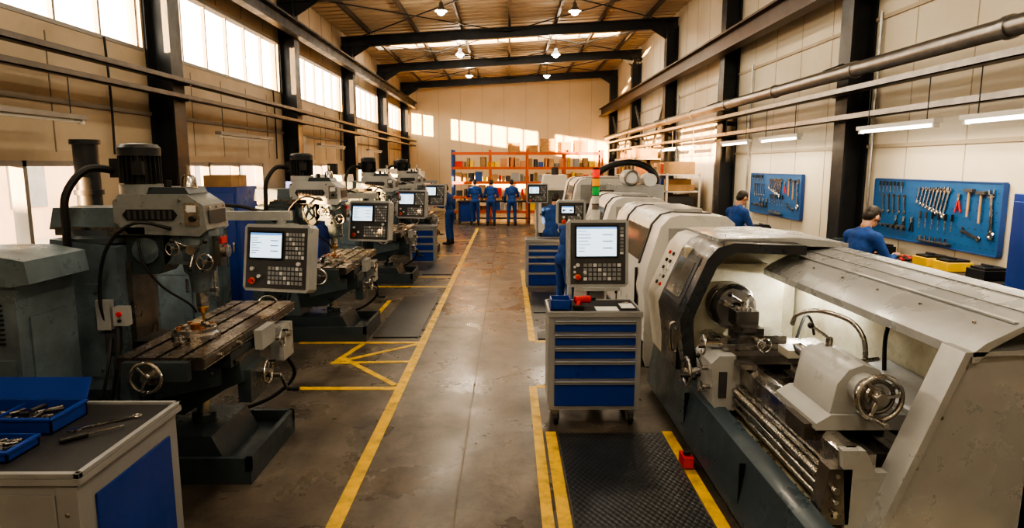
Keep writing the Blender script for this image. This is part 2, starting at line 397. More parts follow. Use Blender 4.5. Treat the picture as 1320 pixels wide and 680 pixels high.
for y in (-1.2,3.0,7.0,11,16.5,22.8,28):  # rows nearest the camera are unseen lamps, added for front fill
    for x in (-1.6,1.6):
        b=B('high_bay_lamp'); z=5.95
        b.rev([(.03,.22),(.05,.2),(.06,.12),(.15,.02),(.17,0),(.16,0),(.05,.1)],(x,y,z),(0,0,1),m_galv,20)
        b.cyl((x,y,z+.0),(x,y,z+.02),.13,m_lamp,seg=18); b.ell((x,y,z-.02),(.09,.09,.07),m_lamp); b.cyl((x,y,z+.2),(x,y,zr(x)-.02),.012,m_steel,seg=6)
        b.done(0)
        l=bpy.data.lights.new('high_bay_light','POINT'); l.energy=115 if y<4 else 66; l.color=(1,.86,.66); l.shadow_soft_size=.1
        o=bpy.data.objects.new('high_bay_light',l); o.location=(x,y,z-.22); bpy.context.scene.collection.objects.link(o)
for (y0,y1) in ((5.2,8.8),(10.6,14.4),(16.5,20)):
    arealight('bench_light',(4.62,(y0+y1)/2,2.70),.08,44,(1,.84,.62),sy=y1-y0)
b=B('yard_ground'); b.box(-60,XL-.2,-30,80,-.2,-.02,m_conc_out); b.done(0)
b=B('neighbouring_building'); b.box(-22,-15,-20,60,-.02,3.1,m_bld); b.box(-22.2,-14.8,-20,60,3.1,3.3,m_blddark)
for i in range(18): b.box(-15.02,-14.97,-16+i*4,-14.4+i*4,1.0,2.4,m_blddark)
b.done(0)
# ---------------------------------------------------------------- floor marking
b=B('floor_marking')
def ln(x0,y0,x1,y1,w=.09,z=.004): b.bar((x0,y0,z/2),(x1,y1,z/2),w,z,m_line)
ln(-1.13,2.0,-1.13,24.5,.1)
ln(-2.3,6.65,-1.18,6.65); ln(-2.75,8.45,-1.18,8.45); ln(-1.2,6.75,-2.0,7.75,.07,.0042); ln(-2.0,7.62,-1.18,8.38,.07,.0041) ; ln(-2.1,7.55,-1.18,7.6,.07,.0043); ln(-2.05,7.6,-1.9,8.4,.07,.0044)
ln(-2.6,12.5,-1.18,12.5); ln(-2.05,8.8,-2.05,11.2,.07); ln(-2.6,13.6,-1.18,13.6,.08); ln(-2.2,17.,-1.18,17.); ln(-2.2,20.5,-1.18,20.5)
ln(.32,8.5,.32,14.5); ln(.36,8.5,1.3,8.5)
ln(.26,2.0,.26,6.7,.08); ln(.3,6.7,1.35,6.7,.09); ln(.37,2.0,.37,5.5,.09); ln(1.39,2.0,1.39,5.5,.085)
b.done(0)
for (x0,x1,y0,y1) in ((.43,1.33,2.0,5.45),(.40,1.2,8.6,8.95),(.40,1.2,10.2,11.9),(-1.84,-1.22,8.7,11.5),(-1.84,-1.22,13.9,15.4)):
    b=B('anti_fatigue_mat'); b.box(x0,x1,y0,y1,0.0,.014,m_plate); b.done(.004)
# ---------------------------------------------------------------- panel
def panel_face(b,w,h,style=0):
    b.prism([(-w/2,.03),(-w/2+.03,0),(w/2-.03,0),(w/2,.03),(w/2,h-.03),(w/2-.03,h),(-w/2+.03,h),(-w/2,h-.03)],'y',0,.13,m_lgrey)
    b.box(-w/2+.03,w/2-.03,-.006,0,.03,h-.03,m_dgrey)
    if style==0: sx0,sx1,sz0,sz1=-w/2+.07,w*.08,h*.5,h-.08
    else: sx0,sx1,sz0,sz1=-w/2+.09,w/2-.12,h*.46,h-.07
    b.box(sx0-.02,sx1+.02,-.012,-.006,sz0-.02,sz1+.02,m_black); b.box(sx0,sx1,-.014,-.012,sz0,sz1,m_screen)
    b.box(sx0,sx1,-.0155,-.014,sz1-.02,sz1,m_scrb)
    n=7
    for i in range(n):
        z=sz1-.04-(sz1-sz0-.06)*i/n; l=random.uniform(.3,.85)
        b.box(sx0+.012,sx0+.012+(sx1-sx0-.03)*l*.55,-.0155,-.014,z-.006,z,m_scrd)
        if i%2: b.box(sx0+(sx1-sx0)*.65,sx0+(sx1-sx0)*.9,-.0155,-.014,z-.008,z,m_scrd)
    def keys(x0,x1,z0,z1,nx,nz,mt):
        for i in range(nx):
            for j in range(nz):
                cx=x0+(x1-x0)*(i+.5)/nx; cz=z0+(z1-z0)*(j+.5)/nz; kx=(x1-x0)/nx*.36; kz=(z1-z0)/nz*.36
                b.box(cx-kx,cx+kx,-.014,-.006,cz-kz,cz+kz,mt if (i+j)%5 else m_keyw)
    if style==0:
        keys(w*.14,w/2-.05,h*.48,h-.07,6,6,m_key); keys(-w*.12,w/2-.06,.06,h*.38,9,4,m_key)
        b.cyl((w/2-.1,-.03,h*.42),(w/2-.1,0,h*.42),.018,m_keyw,seg=12)
    else:
        keys(w/2-.09,w/2-.045,h*.48,h-.07,1,8,m_key); keys(-w*.25,w/2-.07,.06,h*.36,8,4,m_key)
        for k in range(3): b.cyl((-w/2+.07+.0*k,-.02,.1+k*.05),(-w/2+.07,0,.1+k*.05),.013,m_keyw,seg=10)
    b.cyl((-w/2+.1,-.02,h*.15),(-w/2+.1,0,h*.15),.03,m_orange,seg=16); b.cyl((-w/2+.1,-.045,h*.15),(-w/2+.1,-.02,h*.15),.02,m_red,seg=14)
    b.cyl((-w/2+.1,-.03,h*.33),(-w/2+.1,0,h*.33),.018,m_keyw,seg=12)
    b.cyl((-w/2+.17,-.03,h*.22),(-w/2+.17,0,h*.22),.016,m_keyw,seg=12)
# ---------------------------------------------------------------- milling machine
def bolts(b,pts,ax,r=.012,mat=None):
    for p in pts: b.cyl(V(p),V(p)+V(ax)*.012,r,mat or m_steelb,seg=6)
def mill(y,var=0):
    b=B('milling_machine',T((-2.38,y,0)))
    mh=m_head if var==0 else m_lgrey
    b.box(-1.1,.5,-.5,.5,0,.1,m_tealD)
    for (x0,x1,y0,y1) in ((-1.1,.5,-.5,-.46),(-1.1,.5,.46,.5),(-1.1,-1.06,-.5,.5),(.46,.5,-.5,.5)): b.box(x0,x1,y0,y1,.1,.2,m_tealD)
    b.prism([(-1.0,.1),(-.98,.3),(.15,.3),(.25,.1)],'y',-.34,.34,m_tealD)
    # column
    b.prism([(-.42,.3),(-.48,.7),(-.48,1.72),(-.95,1.78),(-1.05,.7),(-1.05,.3)],'y',-.27,.27,m_teal)
    b.box(-.5,-.44,-.16,.16,.5,1.6,m_cast)
    b.prism([(-.95,.75),(-.93,1.45),(-.62,1.45),(-.58,.75)],'y',-.285,-.265,m_teal); b.prism([(-.9,.35),(-.9,.65),(-.6,.65),(-.6,.35)],'y',-.285,-.265,m_tealD)
    bolts(b,[(x,-.285,z) for x in (-.9,-.64) for z in (.8,1.4)],(0,-1,0))
    # knee
    b.prism([(-.44,.5),(-.44,.84),(.34,.84),(.36,.68),(.22,.62),(-.1,.42),(-.44,.4)],'y',-.2,.2,m_tealD)
    b.cyl((-.05,0,.3),(-.05,0,.5),.05,m_steelb); b.cyl((-.05,0,.28),(-.05,0,.36),.09,m_tealD)
    b.box(-.34,.32,-.3,.3,.82,.93,m_tealD); b.box(-.36,.34,-.26,.26,.84,.87,m_cast)
    b.box(.3,.4,-.16,.16,.5,.76,m_tealD)
    b.prism([(-.3,.55),(-.3,.8),(.2,.8),(.2,.66)],'y',-.23,-.2,m_teal); bolts(b,[(-.25,-.23,.76),(.15,-.23,.76),(-.25,-.23,.6)],(0,-1,0))
    b.handwheel((.48,-.0,.7),(1,0,0),.09,m_steelb); b.cyl((.34,0,.7),(.48,0,.7),.025,m_steelb,seg=10)
    b.cyl((.36,.22,.6),(.5,.22,.6),.02,m_steelb,seg=10); b.bar((.5,.22,.6),(.52,.3,.45),.025,.02,m_steelb); b.cyl((.52,.3,.45),(.62,.3,.45),.018,m_black,seg=10)
    b.handwheel((.46,.42,.86),(1,0,0),.07,m_steelb); b.cyl((.3,.42,.86),(.46,.42,.86),.02,m_steelb,seg=10)
    for k in range(5): b.box(-.46,-.3,-.2+.004*k,.2-.004*k,.86+k*.03,.875+k*.03,m_rub)
    # table
    tz=1.03; y0,y1=-.74,1.16
    b.box(-.26,.32,y0,y1,.94,tz-.03,m_table)
    for (a,c) in [(-.26,-.16),(-.13,.0),(.03,.16),(.19,.32)]: b.box(a,c,y0,y1,tz-.03,tz,m_table)
    b.box(-.28,-.26,y0,y1,.97,1.01,m_cast); b.box(.32,.335,y0,y1,.97,1.02,m_cast); b.box(.322,.33,y0,y1,.945,.955,m_steelb)
    for yy in (y0-.06,y1): b.box(-.2,.24,yy,yy+.06,.88,1.01,m_tealD)
    for (yy,s) in ((y0-.16,-1),(y1+.16,1)):
        b.handwheel((.02,yy,.94),(0,s,0),.1,m_steelb); b.cyl((.02,yy,.94),(.02,yy-s*.12,.94),.03,m_steelb,seg=12); b.rev([(.06,0),(.07,.02),(.07,.04)],(.02,yy-s*.1,.94),(0,s,0),m_cast,20)
    for k in range(4): b.cyl((.335,-.5+k*.33,.98),(.355,-.5+k*.33,.98),.018,m_steelb,seg=10)
    b.box(.335,.40,.12,.42,.84,1.0,m_lgrey); b.box(.3,.42,.55,.8,.62,.92,m_lgrey); b.cyl((.42,.66,.84),(.45,.66,.84),.03,m_steelb,seg=14)
    b.tube([(.36,.7,.65),(.4,.85,.4),(.2,.8,.2),(-.1,.6,.12)],.018,m_rub)
    # rotary fixture
    b.rev([(.17,0),(.17,.035),(.15,.05),(.15,.075),(.1,.075),(.1,.05),(.05,.05)],(.02,-.18,tz),(0,0,1),m_steelb,28)
    for k in range(8):
        a=k*.785; b.cyl((.02+.12*math.cos(a),-.18+.12*math.sin(a),tz+.07),(.02+.12*math.cos(a),-.18+.12*math.sin(a),tz+.095),.018,m_copper if k%2 else m_steelb,seg=10)
    b.cyl((.02,-.18,tz+.05),(.02,-.18,tz+.1),.035,m_copper)
    for s in (-1,1): b.box(-.01,.05,-.18+s*.24-.05,-.18+s*.24+.05,tz,tz+.03,m_steelb); b.cyl((.02,-.18+s*.24,tz+.03),(.02,-.18+s*.24,tz+.07),.014,m_steelb,seg=8)
    # turret + ram
    b.rev([(.27,0),(.27,.04),(.24,.06),(.24,.1)],(-.72,0,1.74),(0,0,1),m_tealD,28)
    b.prism([(-1.02,1.84),(-.98,2.0),(-.3,2.0),(-.25,1.84)],'y',-.16,.16,m_teal)
    b.box(-.96,-.3,-.19,.19,1.8,1.86,m_cast)
    # head gearbox
    b.prism([(-.48,1.86),(-.52,1.9),(-.52,2.05),(-.47,2.10),(.02,2.10),(.14,2.02),(.16,1.84),(.1,1.79),(-.42,1.81)],'y',-.19,.19,mh)
    b.prism([(-.42,1.91),(-.45,1.95),(-.42,1.99),(-.08,1.99),(-.05,1.95),(-.08,1.91)],'y',-.198,-.188,m_black)
    for k in range(8): b.box(-.41+.043*k,-.39+.043*k,-.202,-.195,1.92,1.98,m_dgrey)
    b.box(.0,.11,-.197,-.189,1.87,2.04,m_steelb); b.box(.02,.09,-.20,-.196,1.97,2.02,m_keyw); b.cyl((.06,-.19,1.92),(.06,-.215,1.92),.022,m_black,seg=12)
    bolts(b,[(x,-.19,z) for x in (-.49,-.03) for z in (1.89,2.06)],(0,-1,0),.01)
    b.box(.152,.162,-.14,.14,1.88,1.98,m_dgrey); bolts(b,[(.15,yy,2.0) for yy in (-.12,0,.12)],(1,0,0),.01)
    b.prism([(-.28,2.1),(-.26,2.15),(.0,2.15),(.03,2.1)],'y',-.16,.16,m_tealD)
    b.rev([(.06,0),(.05,.08),(.03,.1),(.018,.1),(.018,.17)],(-.04,0,2.14),(0,0,1),m_steelb,16)
    b.cyl((-.16,-.08,2.14),(-.16,-.08,2.2),.025,m_black,seg=10)
    # motor
    mx=-.40
    b.cyl((mx,0,2.09),(mx,0,2.17),.15,mh,seg=24); b.cyl((mx,0,2.17),(mx,0,2.40),.115,m_motor,seg=24)
    for k in range(22):
        a=k*math.pi/11; d=V((math.cos(a),math.sin(a),0)); b.bar(V((mx,0,2.29))+d*.115-V((0,0,.11)),V((mx,0,2.29))+d*.115+V((0,0,.11)),.007,.06,m_motor,up=d)
    b.rev([(.148,0),(.15,.06),(.13,.085),(.05,.095)],(mx,0,2.38),(0,0,1),m_motor,24); b.box(mx-.19,mx-.1,-.07,.05,2.22,2.36,m_motor); b.box(mx+.02,mx+.1,-.155,-.12,2.24,2.34,m_motor)
    # quill housing castings
    b.rev([(.055,0),(.07,.02),(.08,.10),(.085,.14),(.115,.17),(.12,.24),(.145,.27),(.15,.50),(.135,.52)],(0,0,1.34),(0,0,1),m_teal,28)
    b.prism([(-.2,1.58),(-.2,1.84),(.14,1.84),(.14,1.64),(.08,1.56)],'y',-.13,.13,m_teal)
    b.torus((0,0,1.60),(0,0,1),.122,.012,m_cast,28,6); b.torus((0,0,1.50),(0,0,1),.09,.01,m_steelb,28,6)
    b.cyl((0,0,1.23),(0,0,1.36),.045,m_steelb); b.rev([(.03,0),(.042,.03),(.042,.05),(.03,.07)],(0,0,1.18),(0,0,1),m_brass,14); b.cyl((0,0,1.12),(0,0,1.19),.01,m_brass,seg=10)
    b.box(.12,.19,-.07,.07,1.55,1.78,m_cast); b.cyl((.19,0,1.66),(.23,0,1.66),.05,m_steelb); b.box(.19,.2,-.05,.05,1.72,1.77,m_red)
    b.handwheel((.13,-.2,1.6),(0,-1,0),.06,m_steelb); b.cyl((.13,-.2,1.6),(.1,-.08,1.6),.016,m_steelb,seg=8)
    b.handwheel((-.1,-.2,1.7),(0,-1,0),.05,m_steelb); b.cyl((-.1,-.2,1.7),(-.1,-.1,1.7),.016,m_steelb,seg=8)
    for k in range(3):
        a=k*2.1+.5; b.cyl((.03,-.15,1.69),(.03+.14*math.cos(a),-.22,1.69+.14*math.sin(a)),.008,m_steelb,seg=8); b.ell((.03+.14*math.cos(a),-.22,1.69+.14*math.sin(a)),(.018,.018,.018),m_black)
    b.cyl((.03,-.12,1.69),(.03,-.2,1.69),.036,m_steelb,seg=14)
    b.cyl((.1,.02,1.3),(.1,.02,1.6),.012,m_steelb,seg=8); b.box(.06,.12,-.01,.04,1.34,1.37,m_steelb)
    b.prism([(-.48,1.5),(-.48,1.82),(-.15,1.82),(-.15,1.62),(-.25,1.5)],'y',-.13,.13,m_tealD); b.rev([(.1,0),(.1,.02),(.06,.03)],(-.33,-.13,1.68),(0,-1,0),m_teal,20)
    # hoses / cables
    b.tube([(-.35,-.2,1.78),(-.3,-.24,1.6),(-.2,-.2,1.42),(-.06,-.1,1.27),(-.03,-.05,1.19)],.009,m_rub)
    b.tube([(-.56,-.04,2.27),(-.68,-.2,2.28),(-.78,-.3,2.10),(-.80,-.3,1.85),(-.82,-.28,1.6)],.028,m_rub)
    b.tube([(-.1,-.2,1.85),(-.3,-.33,1.9),(-.5,-.36,1.7),(-.58,-.34,1.3),(-.5,-.3,1.0)],.013,m_rub)
    b.tube([(-.5,-.29,1.2),(-.44,-.42,.95),(-.5,-.45,.6),(-.62,-.4,.3)],.014,m_rub); b.tube([(-.54,-.3,1.1),(-.5,-.46,.85),(-.58,-.5,.5),(-.75,-.42,.25)],.012,m_rub)
    b.box(-.62,-.52,-.34,-.28,1.12,1.34,m_grey); b.box(-.5,-.4,-.34,-.27,1.15,1.29,m_lgrey); b.cyl((-.45,-.34,1.24),(-.45,-.36,1.24),.018,m_red,seg=10); b.cyl((-.45,-.34,1.19),(-.45,-.355,1.19),.012,m_black,seg=10)
    b.box(-.58,-.49,-.33,-.27,.95,1.09,m_dgrey)
    # pendant arm + panel
    b.bar((-.8,.3,1.86),(-.8,.95,1.86),.09,.07,m_lgrey); b.bar((-.8,.93,1.86),(.42,.93,1.86),.07,.08,m_lgrey)
    b.box(-.88,-.72,.15,.42,1.72,1.92,m_lgrey)
    M0=b.M; b.M=M0@T((.31,.72,1.20))@RZ(-14)@Matrix.Rotation(math.radians(-9),4,'X')
    panel_face(b,.66,.6,0); b.box(-.09,.09,.12,.2,.3,.62,m_lgrey)
    b.M=M0
    b.cyl((.33,.93,1.6),(.33,.93,1.86),.04,m_lgrey,seg=12)
    b.tube([(-.7,.35,1.9),(-.4,.9,1.95),(0,.98,1.93),(.25,1.0,1.8)],.016,m_rub)
    return b.done(.005)
MY=[5.05,9.0,13.3,17.6]
for i,y in enumerate(MY): mill(y,i)
def ecab(x0,x1,y0,y1,h):
    b=B('machine_electrical_cabinet')
    b.box(x0,x1,y0,y1,.08,h,m_teal); b.box(x0+.05,x1-.05,y0+.05,y1-.05,0,.08,m_tealD)
    b.prism([(x0-.02,h),(x0-.02,h+.05),(x1-.12,h+.06),(x1+.1,h+.02),(x1+.12,h-.12),(x1,h-.14)],'y',y0-.03,y1,m_teal)
    b.box(x0+.06,x1-.34,y0-.015,y0,.2,h-.1,m_teal); b.box(x1-.31,x1-.03,y0-.012,y0,.2,h-.6,m_teal)
    b.box(x0+.06,x1-.34,y0-.02,y0-.014,h*.55,h*.55+.012,m_tealD)
    for k in range(9): b.box(x1-.27,x1-.08,y0-.012,y0,h-.5+k*.03,h-.488+k*.03,m_black)
    b.box(x1-.4,x1-.37,y0-.03,y0,.75,.92,m_steelb); b.box(x1-.2,x1-.14,y0-.03,y0,.7,.82,m_dgrey)
    b.box(x1,x1+.012,y0+.1,y1-.1,.3,h-.35,m_teal)
    b.prism([(x1-.3,1.0),(x1-.22,1.0),(x1-.26,1.07)],'y',y0-.016,y0-.012,m_yel)
    b.tube([(x1-.1,y0-.0,.7),(x1+.1,y0-.12,.6),(x1+.18,y0+.05,.3),(x1+.1,y0+.2,.05)],.016,m_rub)
    b.done(.008)
ecab(-4.5,-3.0,3.95,4.5,1.72)
ecab(-4.5,-3.6,8.1,8.45,1.75)
b=B('exhaust_pipe'); b.cyl((-4.5,7.15,0),(-4.5,7.15,2.58),.12,m_steel,seg=14)
for z in (2.53,2.0,.0): b.cyl((-4.5,7.15,z),(-4.5,7.15,z+.05),.145,m_steel,seg=14)
b.done(0)
# ---------------------------------------------------------------- tool cabinets
def tool_cabinet(x0,x1,y0,y1,h,n,casters=True,name='tool_cabinet',side=True):
    b=B(name); zb=.15 if casters else .0
    b.box(x0,x1,y0+.012,y1,zb,h-.05,m_grey)
    b.box(x0-.01,x1+.01,y0-.005,y1+.01,h-.05,h-.02,m_grey)
    b.box(x0-.01,x1+.01,y0-.005,y0+.012,h-.02,h,m_grey); b.box(x0-.01,x1+.01,y1-.005,y1+.01,h-.02,h,m_grey); b.box(x0-.01,x0+.01,y0,y1,h-.02,h,m_grey); b.box(x1-.01,x1+.01,y0,y1,h-.02,h,m_grey)
    b.box(x0+.01,x1-.01,y0+.012,y1-.005,h-.02,h-.008,m_mat)
    hs=[1,1,1,1.5,2.1][:n]; S=sum(hs); z=h-.07; H=h-.07-zb-.03
    for k in hs:
        dh=H*k/S; b.box(x0+.05,x1-.05,y0-.004,y0+.012,z-dh+.012,z-.012,m_blue); b.box(x0+.05,x1-.05,y0-.02,y0-.0,z-.04,z-.012,m_lgrey); b.box(x0+.05,x1-.05,y0-.024,y0-.018,z-.028,z-.020,m_dgrey)
        z-=dh
    if side: b.box(x0-.006,x0,y0+.06,y1-.06,zb+.06,h-.12,m_grey)
    if casters:
        for x in (x0+.07,x1-.07):
            for y in (y0+.07,y1-.07):
                b.box(x-.03,x+.03,y-.035,y+.035,.1,.15,m_galv); b.cyl((x-.018,y,.055),(x+.018,y,.055),.055,m_rub,seg=18); b.cyl((x-.022,y,.055),(x+.022,y,.055),.025,m_galv,seg=12)
                for s in (-1,1): b.box(x+s*.026-.004,x+s*.026+.004,y-.02,y+.02,.04,.12,m_galv)
    return b.done(.003)
tool_cabinet(.36,1.17,5.62,6.15,1.05,5)
tool_cabinet(.34,1.0,12.4,12.9,.92,5,False)
tool_cabinet(-2.35,-1.75,15.7,16.2,.88,4,False)
b=B('parts_bin'); zc=1.043
for (a,c,d,e) in ((.38,.56,5.72,5.73),(.38,.56,5.93,5.94),(.38,.39,5.72,5.94),(.55,.56,5.72,5.94)): b.box(a,c,d,e,zc,zc+.09,m_blue)
b.box(.38,.56,5.72,5.94,zc,zc+.008,m_blue); b.box(.42,.5,5.76,5.9,zc+.008,zc+.05,m_dgrey); b.done(.002)
b=B('hand_drill'); b.cyl((.6,5.82,zc+.07),(.74,5.86,zc+.07),.034,m_red,seg=14); b.cyl((.74,5.86,zc+.07),(.79,5.875,zc+.07),.018,m_black,seg=10); b.bar((.64,5.83,zc+.06),(.62,5.75,zc+.02),.035,.04,m_red); b.box(.58,.67,5.70,5.78,zc,zc+.04,m_black); b.done(.003)
b=B('paper_sheet'); b.box(.78,.98,5.68,5.85,zc,zc+.003,m_paper); b.done(0)
b=B('clipboard'); b.box(1.0,1.14,5.72,5.95,zc,zc+.012,m_dgrey); b.box(1.01,1.13,5.73,5.93,zc+.012,zc+.015,m_paper); b.box(1.04,1.1,5.92,5.95,zc+.012,zc+.025,m_steelb); b.done(0)
b=B('cnc_control_console',T((.88,6.45,0)))
b.box(-.2,.2,-.14,.16,0,.05,m_dgrey); b.box(-.07,.07,-.02,.1,.05,1.2,m_lgrey)
b.M=T((.88,6.36,1.13))@RZ(2)@Matrix.Rotation(math.radians(-5),4,'X'); panel_face(b,.6,.66,1)
b.box(-.24,.24,.13,.2,.06,.6,m_lgrey); b.box(-.08,.08,.1,.2,-.12,.1,m_dgrey)
b.box(-.16,.2,-.09,0,-.03,0,m_lgrey)
b.M=T((.86,6.45,0))
zt=1.74; b.cyl((0,.05,zt-.05),(0,.05,zt+.14),.045,m_white,seg=18); b.cyl((0,.05,zt+.0),(0,.05,zt+.02),.058,m_galv,seg=18)
b.cyl((0,.05,zt+.14),(0,.05,zt+.19),.036,m_galv,seg=18)
for k,mm in enumerate((m_white,m_green,m_amb,m_redl)):
    b.cyl((0,.05,zt+.198+k*.085),(0,.05,zt+.275+k*.085),.036,mm,seg=18); b.cyl((0,.05,zt+.19+k*.085),(0,.05,zt+.198+k*.085),.039,m_black,seg=18)
b.cyl((0,.05,zt+.53),(0,.05,zt+.545),.037,m_black,seg=18)
b.done(.003)
# foreground left cabinet
b=B('workshop_bench_cabinet'); x0,x1,y0,y1,h=-3.6,-2.0,2.88,3.80,.9
b.box(x0,x1,y0,y1,.06,h-.05,m_grey); b.box(x0+.03,x1-.03,y0+.03,y1-.03,0,.06,m_dgrey)
b.box(x0-.02,x1+.03,y0-.02,y1+.02,h-.05,h-.015,m_grey)
b.box(x0-.02,x1+.03,y0-.02,y0+.01,h-.015,h+.012,m_grey); b.box(x1,x1+.03,y0-.02,y1+.02,h-.015,h+.012,m_grey); b.box(x0-.02,x1+.03,y1-.01,y1+.02,h-.015,h+.012,m_grey)
b.box(x0,x1,y0+.01,y1-.01,h-.015,h-.003,m_mat)
b.box(x1,x1+.012,y0+.12,y1-.1,.12,h-.16,m_blue); b.box(x1-.1,x1+.004,y0-.006,y0+.02,.06,h-.06,m_grey)
for k in range(3): b.box(x0+.05+k*.5,x0+.5+k*.5,y0-.012,y0,.1,h-.1,m_grey)
b.box(-2.75,-2.5,y0-.03,y0-.012,.62,.66,m_dgrey)
for z in (.2,.45,.7): b.cyl((x1-.05,y0-.012,z),(x1-.05,y0,z),.012,m_steelb,seg=10)
b.done(.004)
h=.898
def bin_(name,x0,x1,y0,y1,z,hh,stuff,lid=False):
    b=B(name); t=.012
    b.box(x0,x1,y0,y1,z,z+.01,m_blue); b.box(x0,x1,y0,y0+t,z,z+hh,m_blue); b.box(x0,x1,y1-t,y1,z,z+hh,m_blue); b.box(x0,x0+t,y0,y1,z,z+hh,m_blue); b.box(x1-t,x1,y0,y1,z,z+hh,m_blue)
    b.box(x0-.012,x1+.012,y0-.012,y0,z+hh-.015,z+hh,m_blue); b.box(x1,x1+.012,y0,y1,z+hh-.015,z+hh,m_blue)
    b.box((x0+x1)/2-.006,(x0+x1)/2+.006,y0,y1,z,z+hh*.8,m_blue)
    b.box(x0+t,x1-t,y0+t,y1-t,z+.01,z+.014,m_dgrey)
    for k in range(stuff):
        cx=random.uniform(x0+.07,x1-.07);cy=random.uniform(y0+.05,y1-.05);a=random.uniform(0,3.14);l=random.uniform(.02,.05)
        d=V((math.cos(a),math.sin(a),0))*l; c=V((cx,cy,z+.03+random.random()*.03))
        b.cyl(c-d,c+d,random.uniform(.005,.011),random.choice([m_cast,m_cast,m_dgrey,m_steelb,m_black]),seg=10)
    if lid: b.prism([(y1,z+hh),(y1+.06,z+hh+.11),(y1+.072,z+hh+.105),(y1+.015,z+hh)],'x',x0,x1,m_blue)
    b.done(.002)
bin_('parts_tray',-3.1,-2.42,3.34,3.64,h,.09,90,True)
bin_('parts_tray',-3.0,-2.40,3.0,3.22,h,.06,45)
b=B('combination_wrench'); b.bar((-2.33,3.40,h+.008),(-2.12,3.58,h+.008),.022,.01,m_steelb); b.torus((-2.11,3.59,h+.008),(0,0,1),.02,.007,m_steelb,16,6); b.prism([(-2.36,3.36),(-2.33,3.355),(-2.32,3.38),(-2.305,3.365),(-2.295,3.39),(-2.32,3.42),(-2.36,3.40)],'z',h+.002,h+.014,m_steelb); b.done(.001)
b=B('screwdriver'); b.cyl((-2.30,3.22,h+.016),(-2.21,3.31,h+.016),.014,m_black,seg=10); b.cyl((-2.21,3.31,h+.016),(-2.09,3.43,h+.016),.004,m_steelb,seg=8); b.done(0)
# ---------------------------------------------------------------- LATHE
b=B('cnc_lathe')
ya,yb=3.12,6.6
b.prism([(1.5,0),(1.44,.1),(1.5,.5),(1.56,.53),(1.62,.53),(1.62,.40),(2.85,.40),(2.85,.0)],'y',2.72,yb,m_skirt)
for y in (3.9,5.2): b.box(1.452,1.49,y,y+.012,.12,.46,m_black)
b.box(1.63,2.6,2.8,5.9,.40,.415,m_inner)
b.prism([(1.62,.42),(1.62,.52),(1.7,.42)],'y',2.75,5.85,m_inner)
for k in range(260):
    cx=random.choice([random.uniform(1.64,1.73),random.uniform(2.28,2.6)]); cyy=random.uniform(3.3,5.8); b.bar((cx,cyy,.43),(cx+random.uniform(-.03,.03),cyy+random.uniform(-.03,.03),.44),.012,.008,random.choice([m_cast,m_copper,m_steelb,m_dgrey]))
# splash back and hood
b.prism([(2.60,.40),(2.62,1.35),(2.66,1.50),(2.88,1.50),(2.88,.4)],'y',ya,yb,m_inner)
b.prism([(2.25,1.36),(2.25,1.41),(2.31,1.46),(2.48,1.545),(2.86,1.625),(2.90,1.60),(2.90,.02),(2.88,.02),(2.88,1.57),(2.48,1.51),(2.34,1.43),(2.28,1.36)],'y',ya-.04,5.72,m_hood)
for t in (.35,.75):
    xx=2.48+.38*t; zz_=1.545+.08*t; b.bar((xx,ya,zz_+.004),(xx,5.7,zz_+.004),.010,.006,m_grey)
b.bar((2.48,ya,1.55),(2.48,5.7,1.55),.025,.012,m_lgrey)
bolts(b,[(2.40,3.3+.45*k,1.507) for k in range(6)],(0,0,1),.01)
b.box(2.54,2.60,4.75,5.75,1.38,1.42,m_white); b.cyl((2.555,4.8,1.365),(2.555,5.7,1.365),.018,m_tube,seg=10)
# near end panel
b.prism([(1.84,.25),(1.87,.44),(2.235,1.40),(2.9,1.42),(2.9,0),(1.84,0)],'y',ya,ya+.06,m_hood)
b.prism([(1.82,.25),(1.85,.45),(2.215,1.415),(2.9,1.44),(2.9,1.41),(2.245,1.39),(1.89,.44),(1.86,.25)],'y',ya-.04,ya+.14,m_hood)
bolts(b,[(1.95+.10*k,ya,.55+.26*k) for k in range(4)],(0,-1,0),.012)
# headstock enclosure
yd=5.35
b.box(1.72,2.86,5.95,yb,.5,1.60,m_cream)
thin=[(1.5,.5),(1.43,1.03),(1.46,1.12),(1.64,1.55),(1.72,1.64),(1.85,1.68),(2.45,1.66)]
inner=[(2.45,1.58),(1.88,1.60),(1.78,1.55),(1.72,1.48),(1.57,1.12),(1.54,1.03),(1.59,.5)]
b.prism(thin+inner,'y',yd,5.50,m_frameb)
inn2=[(2.45,1.63),(1.86,1.65),(1.75,1.62),(1.67,1.54),(1.49,1.12),(1.46,1.03),(1.53,.5)]
b.prism(thin+inn2,'y',5.5,6.15,m_frameb)
b.prism(thin+[(2.86,1.65),(2.86,.5)],'y',6.15,yb+.05,m_cream)
b.prism([(1.80,1.69),(2.45,1.70),(2.92,1.65),(2.92,1.61),(1.8,1.65)],'y',5.6,yb+.05,m_hood); b.box(2.88,2.92,5.7,yb+.05,0,1.62,m_hood)
def onslant(t,off):
    n=V((-.43,0,.18)).normalized(); return V((1.46+.18*t,0,1.12+.43*t))+n*off
def slantquad(t0,t1,y0,y1,off,th,mat):
    a=onslant(t0,off);c=onslant(t1,off);a2=onslant(t0,off+th);c2=onslant(t1,off+th)
    b.prism([(a.x,a.z),(c.x,c.z),(c2.x,c2.z),(a2.x,a2.z)],'y',y0,y1,mat)
slantquad(.02,.95,5.5,6.12,0,.006,m_dgrey); slantquad(.12,.85,5.58,6.04,.006,.006,m_win)
for k in range(5):
    for j in range(2): 
        p=onslant(.12+.17*k,0); q=onslant(.12+.17*k,.018); b.cyl((p.x,6.3+.14*j,p.z),(q.x,6.3+.14*j,q.z),.018,(m_red,m_dgrey,m_keyw,m_dgrey,m_black)[(k+j)%5],seg=10)
